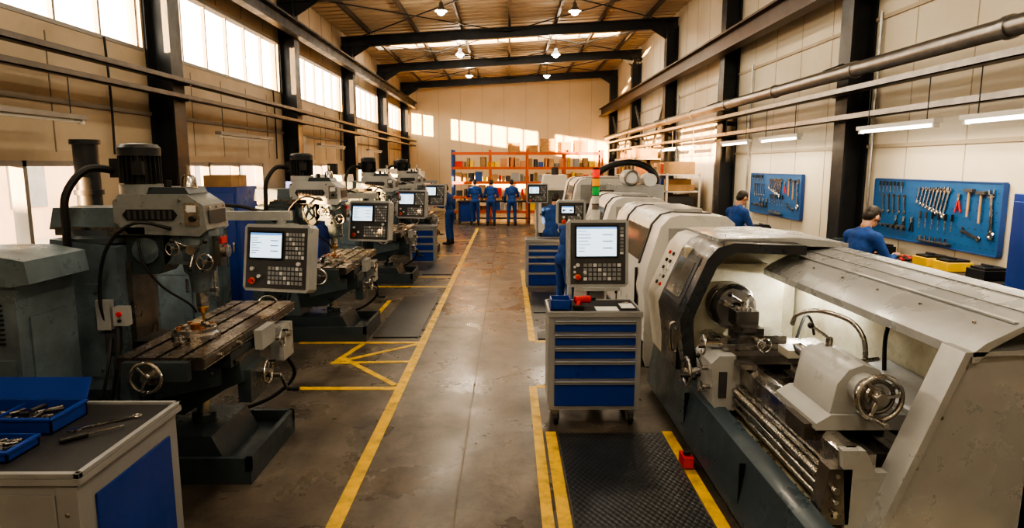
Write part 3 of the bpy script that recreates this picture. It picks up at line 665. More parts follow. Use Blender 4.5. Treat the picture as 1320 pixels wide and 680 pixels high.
b.tube([(1.44,5.5,.98),(1.39,5.5,.96),(1.40,5.5,.75),(1.45,5.5,.73)],.012,m_steelb)
b.box(1.46,1.5,5.55,6.1,.55,.95,m_frameb)
b.box(1.6,2.6,5.86,5.96,.42,1.58,m_inner)
b.prism([(1.66,.5),(1.66,1.3),(1.78,1.45),(2.3,1.45),(2.45,1.3),(2.45,.5)],'y',5.75,5.86,m_inner)
AX,AZ=1.95,1.10
b.rev([(.06,0),(.12,.0),(.2,.03),(.2,.15),(.19,.16),(.19,.2),(.16,.23),(.05,.23),(.05,.18),(.02,.18)],(AX,5.76,AZ),(0,-1,0),m_cast,36)
b.torus((AX,5.6,AZ),(0,1,0),.197,.006,m_steelb,36,6)
for k in range(3):
    a=k*2.094+.6; d=V((math.cos(a),0,math.sin(a))); c=V((AX,5.53,AZ))
    b.bar(c+d*.05,c+d*.17,.05,.05,m_steelb,up=(0,1,0)); b.bar(c+d*.05+V((0,-.04,0)),c+d*.1+V((0,-.04,0)),.045,.06,m_steelb,up=(0,1,0))
b.cyl((AX,5.55,AZ),(AX,5.35,AZ),.035,m_steelb)
# bed
b.box(1.76,2.22,3.26,5.8,.415,.72,m_cream); 
b.prism([(1.72,.70),(1.72,.84),(1.76,.86),(1.82,.86),(1.86,.82),(1.92,.82),(1.92,.74)],'y',3.24,5.8,m_steelb)
b.prism([(2.0,.74),(2.0,.84),(2.06,.84),(2.09,.87),(2.12,.84),(2.24,.84),(2.26,.80),(2.26,.7)],'y',3.24,5.8,m_steelb)
for k in range(6): b.box(1.9,2.02,3.3+k*.42,3.4+k*.42,.70,.80,m_cast)
b.box(1.735,1.765,3.24,5.8,.50,.70,m_lgrey); 
for k in range(8): b.box(1.72,1.74,3.35+k*.3,3.43+k*.3,.50,.70,m_lgrey)
b.prism([(1.62,.45),(1.66,.76),(1.78,.76),(1.78,.45)],'y',3.2,3.32,m_cast); bolts(b,[(1.70,3.2,.72),(1.70,3.2,.5)],(0,-1,0),.014)
for (z,r,mm) in ((.66,.019,m_steelb),(.60,.014,m_steelb),(.54,.014,m_steelb)): b.cyl((1.68,3.15,z),(1.68,5.8,z),r,mm,seg=12)
b.bar((1.70,3.25,.695),(1.70,5.75,.695),.02,.02,m_steelb)
for k in range(66): b.cyl((1.68,3.35+k*.02,.66),(1.68,3.358+k*.02,.66),.023,m_steelb,seg=10)
b.prism([(1.76,.42),(1.72,.86),(1.84,.86),(1.9,.74),(2.0,.74),(2.08,.86),(2.26,.84),(2.24,.42)],'y',3.2,3.26,m_lgrey)
# carriage
cy=4.9
b.box(1.68,2.3,cy-.22,cy+.22,.86,.93,m_cast); b.prism([(1.54,.50),(1.5,.86),(1.56,.92),(1.72,.92),(1.72,.50)],'y',cy-.2,cy+.22,m_lgrey)
b.box(1.62,2.4,cy-.09,cy+.09,.93,.98,m_steelb); b.box(1.75,2.1,cy-.08,cy+.2,.98,1.04,m_cast); b.box(1.79,1.95,cy-.02,cy+.2,1.04,1.08,m_cast)
b.box(1.78,1.96,cy+.12,cy+.3,1.06,1.18,m_cast); b.cyl((1.87,cy+.21,1.18),(1.87,cy+.21,1.26),.03,m_steelb,seg=14); b.cyl((1.87,cy+.21,1.23),(1.74,cy+.14,1.31),.01,m_steelb,seg=8); b.ell((1.73,cy+.135,1.315),(.02,.02,.02),m_black)
for k in range(4): b.cyl((1.80+.035*k,cy+.15,1.18),(1.80+.035*k,cy+.15,1.21),.01,m_steelb,seg=8)
b.bar((1.9,cy+.3,1.13),(1.9,cy+.4,1.13),.025,.025,m_steelb)
b.cyl((1.5,cy,.955),(1.62,cy,.955),.03,m_steelb,seg=14); b.handwheel((1.49,cy,.955),(-1,0,0),.075,m_steelb)
b.cyl((1.87,cy-.08,1.01),(1.87,cy-.22,1.01),.022,m_steelb,seg=12); b.handwheel((1.87,cy-.24,1.01),(0,-1,0),.05,m_steelb)
b.cyl((1.40,cy+.12,.70),(1.52,cy+.12,.70),.035,m_steelb,seg=14); b.handwheel((1.41,cy+.12,.70),(-1,0,0),.11,m_steelb)
for (dy,z) in ((-.1,.8),(-.12,.66),(-.02,.6)):
    b.cyl((1.46,cy+dy,z),(1.54,cy+dy,z),.02,m_steelb,seg=10); b.cyl((1.47,cy+dy,z),(1.42,cy+dy-.03,z+.1),.008,m_steelb,seg=8); b.ell((1.42,cy+dy-.03,z+.105),(.018,.018,.018),m_black)
b.box(1.66,1.78,cy-.36,cy-.22,.86,.9,m_cast); b.box(2.02,2.4,cy-.3,cy-.12,.93,.99,m_cream); b.box(1.56,1.62,cy-.21,cy+.0,.6,.8,m_dgrey)
# tailstock
ty=3.46
b.prism([(1.70,.86),(1.70,.90),(1.78,.95),(2.2,.95),(2.28,.90),(2.28,.86)],'y',ty,ty+.55,m_lgrey)
b.prism([(1.78,.95),(1.81,1.12),(1.87,1.20),(1.95,1.23),(2.04,1.20),(2.09,1.12),(2.14,.95)],'y',ty+.02,ty+.50,m_lgrey)
b.cyl((AX,ty-.05,AZ),(AX,ty+.62,AZ),.085,m_lgrey,seg=24); b.cyl((AX,ty+.6,AZ),(AX,ty+.80,AZ),.042,m_steelb,seg=18); b.cyl((AX,ty+.80,AZ),(AX,ty+.92,AZ),.04,m_steelb,.004,seg=18)
b.cyl((AX,ty-.12,AZ),(AX,ty-.04,AZ),.05,m_steelb,seg=18); b.handwheel((AX,ty-.15,AZ),(0,-1,0),.12,m_steelb,m_steelb)
b.torus((AX,ty-.13,AZ),(0,1,0),.085,.012,m_cast)
b.cyl((1.95,ty+.42,1.22),(1.95,ty+.42,1.28),.02,m_steelb,seg=12); b.cyl((1.95,ty+.42,1.27),(1.82,ty+.38,1.36),.010,m_steelb,seg=8); b.ell((1.81,ty+.375,1.365),(.02,.02,.02),m_black)
b.box(1.66,1.80,ty+.05,ty+.3,.78,.88,m_cast); b.cyl((2.1,ty+.2,1.0),(2.26,ty+.2,1.05),.02,m_steelb,seg=10)
bolts(b,[(1.74,ty+.08,.9),(1.74,ty+.45,.9)],(0,0,1),.02)
# rear covers and coolant
b.prism([(2.28,.42),(2.3,.92),(2.4,.98),(2.60,1.0),(2.60,.42)],'y',3.3,4.35,m_lgrey)
b.box(2.3,2.55,4.5,5.6,.6,.72,m_cast)
b.tube([(2.25,4.0,1.02),(2.24,4.02,1.22),(2.18,4.1,1.33),(2.05,4.25,1.36),(1.98,4.4,1.30),(1.97,4.45,1.22)],.016,m_steelb,10)
b.cyl((2.25,4.0,.95),(2.25,4.0,1.06),.035,m_steelb,seg=14); b.cyl((2.2,3.98,1.1),(2.34,4.02,1.1),.014,m_steelb,seg=10)
b.tube([(2.62,4.3,1.30),(2.55,4.25,1.32),(2.48,4.2,1.2),(2.46,4.15,.97)],.014,m_rub,8)
b.tube([(2.3,5.1,.95),(2.4,5.2,1.1),(2.5,5.3,1.05),(2.58,5.4,.9)],.012,m_rub,8)
b.done(.004)
arealight('lathe_work_light',(2.52,5.25,1.33),.05,8,(1,.95,.85),(0,math.radians(35),0),1.0)
b=B('foot_pedal_stop'); b.box(1.34,1.42,4.75,4.9,.015,.1,m_red); b.cyl((1.38,4.82,.1),(1.38,4.82,.13),.03,m_black,seg=12); b.done(.004)
# ---------------------------------------------------------------- enclosed machines behind
def turning_center(x0,y0,y1,h,m1,wx=1.75,name='enclosed_turning_center'):
    b=B(name); x1=x0+wx
    b.prism([(x0+.03,0),(x0,.1),(x0,.75),(x0-.02,.9),(x0+.02,1.15),(x0+.16,h-.14),(x0+.26,h-.03),(x0+.38,h),(x1-.1,h-.02),(x1,h-.1),(x1,0)],'y',y0,y1,m1)
    b.box(x0-.015,x0+.05,y0+.01,y1-.01,0,.3,m_tealD)
    def sl(z,off): 
        t=(z-1.15)/(h-.14-1.15); return x0+.02+.14*t-off
    b.prism([(sl(1.18,.0),1.18),(sl(h-.2,0),h-.2),(sl(h-.2,.015),h-.2),(sl(1.18,.015),1.18)],'y',y0+.5,y1-1.0,m_win)
    for yy in (y0+.42,y1-.95): b.box(x0-.035,x0-.0,yy,yy+.025,.5,1.1,m_black)
    b.box(x0-.012,x0,y0+.35,y0+.37,.3,.88,m_dgrey); b.box(x0-.012,x0,y1-.9,y1-.88,.3,.88,m_dgrey)
    for yy in (y0+.4,y1-.9): b.prism([(x0-.005,1.15),(x0+.135,h-.14),(x0+.24,h-.02),(x0+.36,h+.012),(x1-.15,h-.005),(x1-.15,h-.03),(x0+.4,h-.03),(x0+.05,1.15)],'y',yy,yy+.04,m_dgrey)
    b.box(x0+.45,x1-.2,y0+.6,y1-1.1,h-.02,h+.03,m_lgrey)
    for k in range(8): b.box(x0+.5,x1-.3,y0-.01,y0,.5+k*.05,.52+k*.05,m_dgrey)
    b.box(x0+.25,x1-.15,y0-.012,y0,1.0,h-.15,m_lgrey)
    b.box(x0+.3,x0+.52,y0-.02,y0-.01,1.15,1.4,m_dgrey)
    return b.done(.012)
turning_center(1.56,7.4,10.2,1.76,m_white,1.0)
turning_center(1.55,11.0,13.6,1.78,m_white,1.1)
turning_center(1.5,16.0,19.0,2.0,m_white,1.5)
def small_panel(x,y,z,w,h,yaw=0,name='cnc_control_panel'):
    b=B(name,T((x,y,z))@RZ(yaw)); panel_face(b,w,h,0); b.M=T((x,y,0)); b.cyl((0,.12,.04),(0,.12,z+.1),.035,m_lgrey,seg=12); b.box(-.2,.2,0,.3,0,.05,m_dgrey); b.done(.003)
small_panel(.86,9.0,1.50,.40,.34)
small_panel(.75,17.0,1.35,.55,.5)
def vmc(x0,x1,y0,y1,h,m1):
    b=B('machining_center')
    b.box(x0,x1,y0,y1,.1,h*.8,m1); b.box(x0+.1,x1-.1,y0+.1,y1-.1,0,.1,m_dgrey); b.prism([(x0+.2,h*.8),(x0+.25,h),(x1-.25,h),(x1-.2,h*.8)],'y',y0+.2,y1-.1,m1)
    b.box(x0+.15,x1-.35,y0-.012,y0,.75,h*.75,m_win); b.box(x0+.1,x1-.3,y0-.03,y0-.012,.68,.74,m_dgrey); b.box(x1-.26,x1-.04,y0-.06,y0,1.1,1.65,m_dgrey); b.box(x1-.24,x1-.06,y0-.066,y0-.06,1.4,1.6,m_screen)
    b.box(x1,x1+.01,y0+.2,y1-.3,.8,h*.7,m_dgrey) if x0<0 else b.box(x0-.01,x0,y0+.2,y1-.3,.8,h*.7,m_dgrey)
    b.cyl(((x0+x1)/2,y0+.6,h),((x0+x1)/2,y0+.6,h+.25),.12,m_motor,seg=16)
    b.done(.01)
vmc(-4.3,-2.6,20.2,21.8,2.2,m_white); vmc(.95,2.2,21.8,23.4,2.0,m_white); vmc(-4.4,-2.9,23.6,25.2,2.1,m_lgrey); vmc(-4.6,-3.5,14.8,16.2,2.1,m_white)
b=B('fume_extractor'); b.box(2.3,3.3,14.0,15.6,.1,1.9,m_lgrey); b.box(2.35,3.25,14.05,15.55,0,.1,m_dgrey)
b.tube([(1.9,14.6,1.75),(1.95,14.6,2.1),(2.3,14.6,2.32),(2.8,14.6,2.36),(3.2,14.6,2.15),(3.25,14.6,1.85)],.07,m_black,12)
b.cyl((2.6,13.95,2.05),(2.6,14.5,2.05),.17,m_white,seg=22); b.torus((2.6,13.95,2.05),(0,1,0),.14,.03,m_galv); b.cyl((3.0,13.98,2.0),(3.0,14.5,2.0),.14,m_white,seg=22); b.box(1.85,2.35,14.4,14.9,.0,1.78,m_dgrey)
b.done(.006)
# ---------------------------------------------------------------- rack at back
def fill_rack(b,x0,x1,ya_,yb_,z,hmax,axis='x'):
    x=x0
    while x<x1-.1:
        w=min(random.uniform(.1,.34),x1-x);hh=random.uniform(.14,hmax)
        if random.random()<.95:
            mt=random.choice([m_card,m_wood,m_cast,m_copper,m_dgrey,m_card,m_red,m_grey,m_yel,m_rackb,m_wood])
            if axis=='x':
                if random.random()<.35: b.cyl((x+w/2,ya_+.2,z),(x+w/2,ya_+.2,z+hh),w*.45,mt,seg=12)
                else: b.box(x,x+w*.92,ya_,yb_,z,z+hh,mt)
            else: b.box(ya_,yb_,x,x+w*.92,z,z+hh,mt)
        x+=w+.02
b=B('storage_rack'); yr=27.6
for x in (-2.3,-.75,.8,2.35,3.9):
    for y in (yr,yr+.9): b.box(x-.045,x+.045,y-.03,y+.03,0,2.95,m_rackb if x<-2 else m_rack)
LV=(.45,1.05,1.65,2.25,2.85)
for z in LV:
    b.box(-2.3,3.9,yr-.04,yr,z-.11,z,m_rack); b.box(-2.3,3.9,yr+.9,yr+.94,z-.1,z,m_rack); b.box(-2.3,3.9,yr,yr+.9,z-.02,z,m_grey)
for z in LV[:-1]: fill_rack(b,-2.2,3.8,yr+.05,yr+.7,z,.44)
for (x,w,hh) in ((.0,.5,.40),(.75,.5,.3),(1.35,.6,.55),(2.1,.5,.42),(2.75,.55,.5)):
    z=LV[-1]
    for k in range(4): b.box(x,x+w,yr+.1,yr+.13,z+k*hh/4+.01,z+(k+1)*hh/4-.01,m_wood); b.box(x,x+.03,yr+.1,yr+.7,z+k*hh/4+.01,z+(k+1)*hh/4-.01,m_wood)
    b.box(x+.04,x+w-.04,yr+.14,yr+.7,z,z+hh*.9,m_card); b.box(x+.02,x+.06,yr+.07,yr+.1,z,z+hh,m_wood); b.box(x+w-.06,x+w-.02,yr+.07,yr+.1,z,z+hh,m_wood)
b.done(0)
def bench(x0,x1,y0,y1,h,name='workbench',front=m_blue,top=m_mat,facex=False):
    b=B(name); b.box(x0,x1,y0,y1,h-.05,h,top)
    for x in (x0+.03,x1-.08):
        for y in (y0+.03,y1-.08): b.box(x,x+.05,y,y+.05,0,h-.05,m_dgrey)
    if facex:
        n=max(1,int((y1-y0)/.9))
        for k in range(n):
            a=y0+.1+(y1-y0-.1)*k/n
            if k%2==0:
                b.box(x0+.06,x1-.02,a,a+.6,.1,h-.05,m_grey)
                for j in range(3): b.box(x0+.045,x0+.06,a+.02,a+.58,.12+j*.24,.12+j*.24+.22,front)
    else:
        b.box(x0+.1,x0+.7,y0+.05,y1-.05,.1,h-.05,front); b.box(x0,x1,y0+.1,y1-.1,.2,.23,m_dgrey)
    return b.done(.003)
bench(-2.0,.9,26.1,26.8,.92)
b=B('machine_parts_pile')
for k in range(16): x=-1.9+k*.17; b.cyl((x,26.45,.921),(x,26.45,.92+random.uniform(.06,.28)),random.uniform(.04,.07),random.choice([m_cast,m_card,m_steelb,m_copper]),seg=12)
b.done(0)
HB=1.16
bench(4.38,5.12,6.3,9.3,HB,facex=True); bench(4.38,5.12,10.4,14.6,1.05,facex=True)
def peg(y0,y1,z0,z1):
    b=B('tool_pegboard'); x=XR-.06
    b.box(x,x+.02,y0,y1,z0,z1,m_peg)
    for (a,c,d,e) in ((y0,y1,z0-.015,z0),(y0,y1,z1,z1+.015),(y0-.015,y0,z0,z1),(y1,y1+.015,z0,z1)): b.box(x-.01,x+.05,a,c,d,e,m_rackb)
    W=y1-y0;H=z1-z0
    for i in range(int(W/.1)):
        for j in range(int(H/.1)): b.box(x-.002,x,y0+.05+i*.1,y0+.062+i*.1,z0+.05+j*.1,z0+.062+j*.1,m_black)
    def wrench(y,z,l,ang=0,s=1,mt=m_steelb):
        d=V((0,math.sin(ang),math.cos(ang))); c=V((x-.012,y,z)); p=c-d*l/2;q=c+d*l/2; w=l*.09
        b.bar(p,q,w,.01,mt,up=(1,0,0)); b.torus(p,(1,0,0),w*.9,w*.38,mt,14,6)
        n=V((0,math.cos(ang),-math.sin(ang)))
        b.bar(q-n*w*.9,q-n*w*.9+d*w*1.8,w*.6,.012,mt,up=(1,0,0)); b.bar(q+n*w*.9,q+n*w*.9+d*w*1.8,w*.6,.012,mt,up=(1,0,0)); b.bar(q-n*w*1.2,q+n*w*1.2,w*.8,.012,mt,up=(1,0,0))
    def driver(y,z,l,mt):
        b.cyl((x-.02,y,z+l*.1),(x-.02,y,z+l*.5),.014,mt,seg=8); b.cyl((x-.02,y,z-l*.5),(x-.02,y,z+l*.1),.005,m_steelb,seg=6)
    def hammer(y,z,l): b.cyl((x-.02,y,z-l*.5),(x-.02,y,z+l*.45),.012,m_wood,seg=8); b.bar((x-.02,y-.07,z+l*.48),(x-.02,y+.07,z+l*.48),.035,.035,m_dgrey)
    def pliers(y,z,l):
        for s in (-1,1): b.bar((x-.015,y,z+l*.15),(x-.015,y+s*l*.2,z-l*.5),.016,.012,m_red if l>.21 else m_black,up=(1,0,0)); b.bar((x-.015,y+s*.004,z+l*.15),(x-.015,y+s*.012,z+l*.45),.018,.012,m_steelb,up=(1,0,0))
        b.cyl((x-.025,y,z+l*.15),(x-.008,y,z+l*.15),.014,m_steelb,seg=10)
    for k in range(9): wrench(y0+W*(.36+.028*k),z1-H*(.24+.012*(8-k)),.16+.014*(8-k)*1.2,-.25)
    for k in range(7): driver(y1-W*(.06+.035*k),z1-H*.12,.14,random.choice([m_black,m_dgrey,m_black]))
    for k in range(5): wrench(y1-W*(.10+.05*k),z1-H*.42,.2,.1,mt=m_cast)
    for k in range(6): driver(y0+W*(.30+.05*k),z1-H*.62,.2,random.choice([m_black,m_black,m_dgrey]))
    for k in range(3): pliers(y0+W*(.62+.07*k),z1-H*.72,.19)
    hammer(y0+W*.2,z1-H*.3,.3); hammer(y0+W*.12,z1-H*.35,.34); pliers(y0+W*.27,z1-H*.3,.22)
    wrench(y0+W*.05,z1-H*.45,.42,.1); wrench(y0+W*.17,z1-H*.75,.26,1.3,mt=m_cast)
    for k in range(6): b.cyl((x-.04,y1-W*(.06+.05*k),z0+H*.2),(x,y1-W*(.06+.05*k),z0+H*.2),.018+.003*k,m_cast,seg=10)
    b.box(x-.06,x,y0+W*.3,y0+W*.55,z0+.03,z0+.045,m_dgrey)
    for k in range(6): b.cyl((x-.04,y0+W*(.32+.04*k),z0+.045),(x-.04,y0+W*(.32+.04*k),z0+.1),.015,m_steelb,seg=8)
    b.done(0)
peg(6.85,9.25,1.36,2.12); peg(11.6,14.0,1.36,2.14)
for (y,nm) in ((7.05,'power_tool_case'),(7.42,'power_tool_case'),(6.5,'parts_box'),(8.5,'parts_box'),(12.6,'parts_box')):
    z0=HB+.001 if y<10 else 1.051
    b=B(nm); b.box(4.78,5.06,y,y+.28,z0,z0+.1,m_yel if 'tool' in nm else m_black); b.box(4.80,5.04,y+.03,y+.25,z0+.1,z0+.125,m_black); b.bar((4.9,y+.06,z0+.14),(4.9,y+.22,z0+.14),.025,.02,m_black); b.done(.006)
def vise(y,zz):
    b=B('bench_vise')
    b.cyl((4.6,y,zz),(4.6,y,zz+.04),.09,m_tealD); b.box(4.54,4.66,y-.07,y+.07,zz+.04,zz+.1,m_tealD); b.box(4.44,4.6,y-.06,y+.06,zz+.1,zz+.17,m_tealD); b.box(4.62,4.68,y-.08,y+.08,zz+.1,zz+.19,m_tealD); b.cyl((4.3,y,zz+.12),(4.5,y,zz+.12),.014,m_steelb,seg=8); b.cyl((4.32,y-.1,zz+.12),(4.32,y+.1,zz+.12),.007,m_steelb,seg=8); b.done(.003)
vise(8.9,HB+.001); vise(13.5,1.051)
b=B('hand_tools_clutter')
for k in range(30):
    yy=random.uniform(7.85,8.35); xx=random.uniform(4.75,5.05); l=random.uniform(.03,.08); a=random.uniform(0,3)
    b.cyl((xx-l*.5*math.cos(a),yy-l*math.sin(a),HB+.02),(xx+l*.5*math.cos(a),yy+l*math.sin(a),HB+.02),random.uniform(.008,.018),random.choice([m_steelb,m_cast,m_black,m_red,m_dgrey]),seg=8)
b.done(0)
b=B('steel_locker'); b.box(4.72,5.15,5.2,6.15,0,2.05,m_blue); b.box(4.7,4.72,5.23,5.66,.08,1.98,m_blue); b.box(4.7,4.72,5.7,6.12,.08,1.98,m_blue); b.box(4.685,4.7,5.6,5.63,1.0,1.15,m_steelb); b.done(.005)
for (ya_,xb_) in ((10.05,-4.1),(13.9,-4.0)):
    b=B('steel_locker'); b.box(-4.65,xb_,ya_,ya_+.8,0,1.98,m_blue); b.box(-4.62,xb_-.04,ya_-.02,ya_,.08,1.9,m_blue); b.box(xb_-.1,xb_-.07,ya_-.04,ya_-.02,1.0,1.15,m_steelb); b.done(.005)
b=B('cardboard_box'); b.box(-4.62,-4.2,10.1,10.7,1.981,2.16,m_card); b.box(-4.63,-4.19,10.38,10.42,1.981,2.165,m_wood); b.done(.003)
for (ya_,yb_,tp) in ((17.2,19.85,2.05),(21.6,25.6,2.5)):
    b=B('storage_shelf')
    for x in (4.1,4.95):
        for y in (ya_,yb_-.05): b.box(x,x+.05,y,y+.05,0,tp+.05,m_white)
    z=.3
    while z<tp+.01:
        b.box(4.1,4.98,ya_,yb_,z,z+.03,m_white); fill_rack(b,ya_+.05,yb_-.1,4.15,4.85,z+.03,.34,'y'); z+=(tp-.3)/4
    b.done(0)
b=B('parts_cart')
for z in (.25,.6,.95): b.box(3.5,4.0,15.9,16.7,z,z+.03,m_blue)
for x in (3.5,3.97):
    for y in (15.9,16.67): b.box(x,x+.03,y,y+.03,.1,1.1,m_grey); b.cyl((x-.0,y+.015,.05),(x+.03,y+.015,.05),.05,m_rub,seg=12)
fill_rack(b,15.95,16.6,3.55,3.9,.98,.3,'y'); fill_rack(b,15.95,16.6,3.55,3.9,.63,.25,'y'); b.done(0)
b=B('electrical_box'); b.box(XL+.01,XL+.2,15.8,16.3,2.5,3.0,m_grey); b.done(.004)
b=B('wall_conduit')
for y in (8.6,10.4,14.6,20.2): b.tube([(XL+.05,y,3.9),(XL+.06,y+.02,3.2),(XL+.06,y,2.45)],.015,m_rub)
for y in (9.45,14.3,16.6,20.4): b.cyl((XR-.05,y,1.0),(XR-.05,y,4.4),.02,m_galv,seg=8)
b.done(0)
# ---------------------------------------------------------------- people
def evalmesh(ob):
    dg=bpy.context.evaluated_depsgraph_get(); me=bpy.data.meshes.new_from_object(ob.evaluated_get(dg)); return me
def remeshed(name,prims,voxel,smooth,parent,M4):
    b=B(name)
    for p in prims:
        if p[0]=='c':
            b.cyl(p[1],p[2],p[3],m_skin,p[4],seg=12); b.ell(p[1],(p[3],)*3,m_skin,seg=12,rings=8); b.ell(p[2],(p[4],)*3,m_skin,seg=12,rings=8)
        else: b.ell(p[1],p[2],m_skin,p[3],seg=16,rings=10)
    me=b.mesh(); ob=bpy.data.objects.new(name+'_tmp',me); bpy.context.scene.collection.objects.link(ob)
    r=ob.modifiers.new('r','REMESH'); r.mode='VOXEL'; r.voxel_size=voxel; r.adaptivity=0
    s=ob.modifiers.new('s','SMOOTH'); s.iterations=smooth; s.factor=.5
    bpy.context.view_layer.update(); m2=evalmesh(ob); bpy.data.objects.remove(ob)
    mats=[]
    for p in prims:
        if p[-1] not in mats: mats.append(p[-1])
    m2.materials.clear()
    for m in mats: m2.materials.append(m)
    idx=[]
    for f in m2.polygons:
        c=f.center; best=9;bi=0
        for p in prims:
            if p[0]=='c':
                a=V(p[1]);d=V(p[2])-a; t=max(0,min(1,(c-a).dot(d)/max(d.length_squared,1e-9))); ds=(c-a-d*t).length-(p[3]+(p[4]-p[3])*t)
            else:
                q=p[3].transposed()@(c-V(p[1])) if p[3] else c-V(p[1]); ds=(V((q.x/p[2][0],q.y/p[2][1],q.z/p[2][2])).length-1)*min(p[2])
            if ds<best: best=ds;bi=mats.index(p[-1])
        idx.append(bi)
    m2.polygons.foreach_set('material_index',idx); m2.polygons.foreach_set('use_smooth',[True]*len(idx))
    o2=bpy.data.objects.new(name,m2); bpy.context.scene.collection.objects.link(o2); o2.parent=parent; return o2
def hand(name,w,d,nrm,side,parent,curl=.5):
    w=V(w);d=V(d).normalized();n=V(nrm);n=(n-d*n.dot(d)).normalized();s=d.cross(n)*side
    P=[('c',w,w+d*.03,.024,.028,m_skin)]
    R=Matrix((d,s,n)).transposed(); P.append(('e',w+d*.06,(.052,.042,.017),R,m_skin))
    for k,(o,l) in enumerate(((.030,.070),(.010,.078),(-.010,.073),(-.029,.058))):
        p=w+d*.095+s*o; a=curl
        for j in range(3):
            q=p+(d*math.cos(a)+n*math.sin(a))*l*(.42,.32,.26)[j]; P.append(('c',p,q,.0095-.001*j,.0088-.001*j,m_skin)); p=q; a+=curl*.9
    p=w+d*.035+s*.035; q=p+(s*.7+d*.6+n*.3).normalized()*.035; r=q+(s*.2+d*.9+n*.4).normalized()*.03
    P+= [('c',p,q,.013,.011,m_skin),('c',q,r,.011,.009,m_skin)]
    return remeshed(name,P,.006,1,parent,None)
def worker(loc,yaw,bend=5,L=None,R=None,headpitch=10,stance=.13,step=0,scale=1.0,hair=m_hair):
    e=bpy.data.objects.new('worker',None); bpy.context.scene.collection.objects.link(e)
    e.location=loc; e.rotation_euler=(0,0,math.radians(yaw)); e.scale=(scale,)*3
    Rb=Matrix.Rotation(math.radians(-bend),3,'X'); piv=V((0,0,.95))
    def up(p,f=1): return piv+Rb@(V(p)-piv)
    hipy=-.0045*bend
    S=m_cloth; P=[]
    P.append(('e',(0,hipy*.5,.94),(.165,.12,.13),None,S))
    P.append(('e',up((0,-.005,1.08)),(.15,.105,.16),Rb,S)); P.append(('e',up((0,0,1.28)),(.175,.12,.19),Rb,S)); P.append(('e',up((0,-.01,1.40)),(.17,.1,.10),Rb,S))
    P.append(('c',up((0,0,1.43)),up((0,.02,1.56)),.058,.052,m_skin)); P.append(('c',up((-.06,-.01,1.475)),up((.06,-.01,1.475)),.055,.055,S))
    for sx in (-1,1):
        P.append(('c',up((sx*.07,-.01,1.44)),up((sx*.185,-.005,1.41)),.065,.075,S))
        k=V((sx*(stance-.01),.02+step*sx*.5,.50)); an=V((sx*stance,-.01+step*sx,.10)); hp=V((sx*.09,0,.90))
        P.append(('c',hp,k,.098,.068,S)); P.append(('c',k,an+V((0,0,.05)),.068,.056,S)); P.append(('c',an+V((0,0,.04)),an+V((0,0,-.03)),.06,.05,m_boot)); 
        P.append(('c',an+V((0,-.03,-.055)),an+V((sx*.02,.15,-.062)),.045,.038,m_boot))
    A={-1:L or ((-.28,.0,1.15),(-.24,.28,1.08)),1:R or ((.28,.0,1.15),(.24,.28,1.08))}
    for sx in (-1,1):
        sh=up((sx*.195,-.005,1.40)); el=V(A[sx][0]); wr=V(A[sx][1])
        el=sh+(el-sh).normalized()*.29; wr=el+(wr-el).normalized()*.26
        P.append(('c',sh,el,.062,.048,S)); P.append(('c',el,wr-(wr-el).normalized()*.03,.048,.038,S)); P.append(('c',wr-(wr-el).normalized()*.03,wr,.027,.025,m_skin))
        hand('hand_l' if sx<0 else 'hand_r',wr-(wr-el).normalized()*.005,wr-el,(0,.15,-1) if abs((wr-el).normalized().z)<.9 else (-sx,0,0),-sx,e)
    remeshed('body',P,.017,3,e,None)
    Rh=Matrix.Rotation(math.radians(-bend*.6-headpitch),3,'X'); hc=up((0,.03,1.60))
    def H(p): return hc+Rh@(V(p))
    Q=[('e',H((0,.0,.075)),(.077,.094,.098),Rh,m_skin),('e',H((0,.035,.0)),(.058,.062,.065),Rh,m_skin),('c',H((0,-.01,-.08)),H((0,-.005,.02)),.052,.055,m_skin),
       ('c',H((0,.092,.055)),H((0,.108,.028)),.010,.016,m_skin),('c',H((-.02,.088,-.012)),H((.02,.088,-.012)),.009,.009,m_lip),
       ('e',H((0,-.014,.092)),(.084,.098,.096),Rh,hair),('e',H((0,-.05,.045)),(.072,.06,.07),Rh,hair),
       ('e',H((0,.086,.085)),(.05,.012,.012),Rh,m_skin)]
    for sx in (-1,1): Q.append(('e',H((sx*.082,.0,.05)),(.012,.022,.033),Rh,m_skin))
    remeshed('head',Q,.009,2,e,None)
    bb=B('eyes')
    for sx in (-1,1): bb.ell(H((sx*.03,.089,.062)),(.012,.010,.008),m_eye,seg=8,rings=6)
    bb.done(0,parent=e)
    return e
dn=lambda s:((s*.27,-.02,1.12),(s*.25,.08,.88))
fw=lambda s:((s*.26,.08,1.14),(s*.16,.32,1.12))
worker((-1.72,19.4,0),70,8,fw(-1),dn(1),12)
worker((-1.28,25.5,0),5,6,fw(-1),fw(1),14)
worker((-.66,25.4,0),-6,8,fw(-1),fw(1),18)
worker((.14,25.45,0),4,5,dn(-1),fw(1),14)
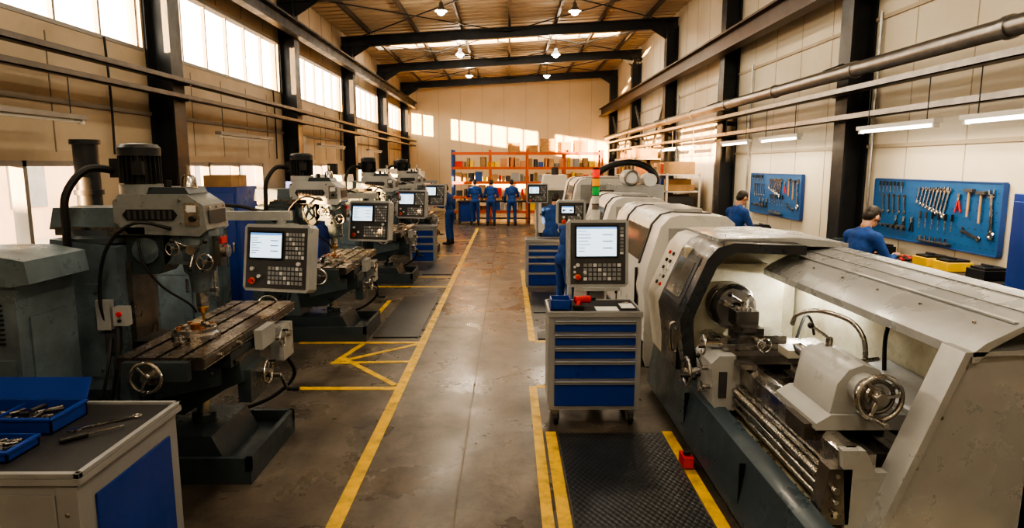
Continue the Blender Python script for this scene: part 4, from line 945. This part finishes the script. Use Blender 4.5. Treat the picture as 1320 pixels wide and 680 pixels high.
worker((.88,13.5,0),-25,16,((-.25,.25,1.1),(-.15,.5,1.05)),((.25,.25,1.1),(.15,.5,1.05)),20)
worker((.84,9.72,0),-60,12,((-.25,.2,1.1),(-.15,.45,1.05)),((.25,.2,1.1),(.15,.45,1.05)),20,scale=.98)
worker((4.02,11.7,0),-70,8,((-.27,.14,1.15),(-.12,.42,1.14)),((.27,.14,1.15),(.12,.42,1.14)),24,scale=1.06)
worker((4.12,7.75,0),-72,13,((-.27,.18,1.18),(-.13,.46,1.2)),((.27,.18,1.18),(.13,.46,1.2)),28,scale=1.05)
# ---------------------------------------------------------------- light and camera
w=bpy.data.worlds.new('World'); bpy.context.scene.world=w; w.use_nodes=True
bg=w.node_tree.nodes['Background']; bg.inputs[0].default_value=(1,.87,.70,1); bg.inputs[1].default_value=7.2
s=bpy.data.lights.new('sun','SUN'); s.energy=48; s.color=(1,.56,.24); s.angle=.012
so=bpy.data.objects.new('sun',s); so.rotation_euler=V((.68,.72,-.10)).to_track_quat('-Z','Y').to_euler(); bpy.context.scene.collection.objects.link(so)
def portal(loc,rot,sx,sy):
    o=arealight('window_portal',loc,sx,1,(1,1,1),rot,sy); o.data.cycles.is_portal=True
for (a,c) in hi: portal((X0-.02,(a+c)/2,(ZH0+ZH1)/2),(0,math.radians(-90),0),ZH1-ZH0,c-a)
for (a,c) in low: portal((X0-.02,(a+c)/2,(ZL0+ZL1)/2),(0,math.radians(-90),0),ZL1-ZL0,c-a)
portal(((SK[2]+SK[3])/2,(SK[0]+SK[1])/2,6.85),(0,0,0),SK[3]-SK[2],SK[1]-SK[0])
cam=bpy.data.cameras.new('camera'); cam.lens=36*850/1320; cam.sensor_width=36; cam.clip_end=300
co=bpy.data.objects.new('camera',cam); co.location=(0,0,2.31); co.rotation_euler=(math.radians(90-8.5),0,-.0059)
bpy.context.scene.collection.objects.link(co); bpy.context.scene.camera=co
vs=bpy.context.scene.view_settings
vs.view_transform='AgX'
try: vs.look='AgX - High Contrast'
except Exception as ex: print(ex)
vs.exposure=0.45
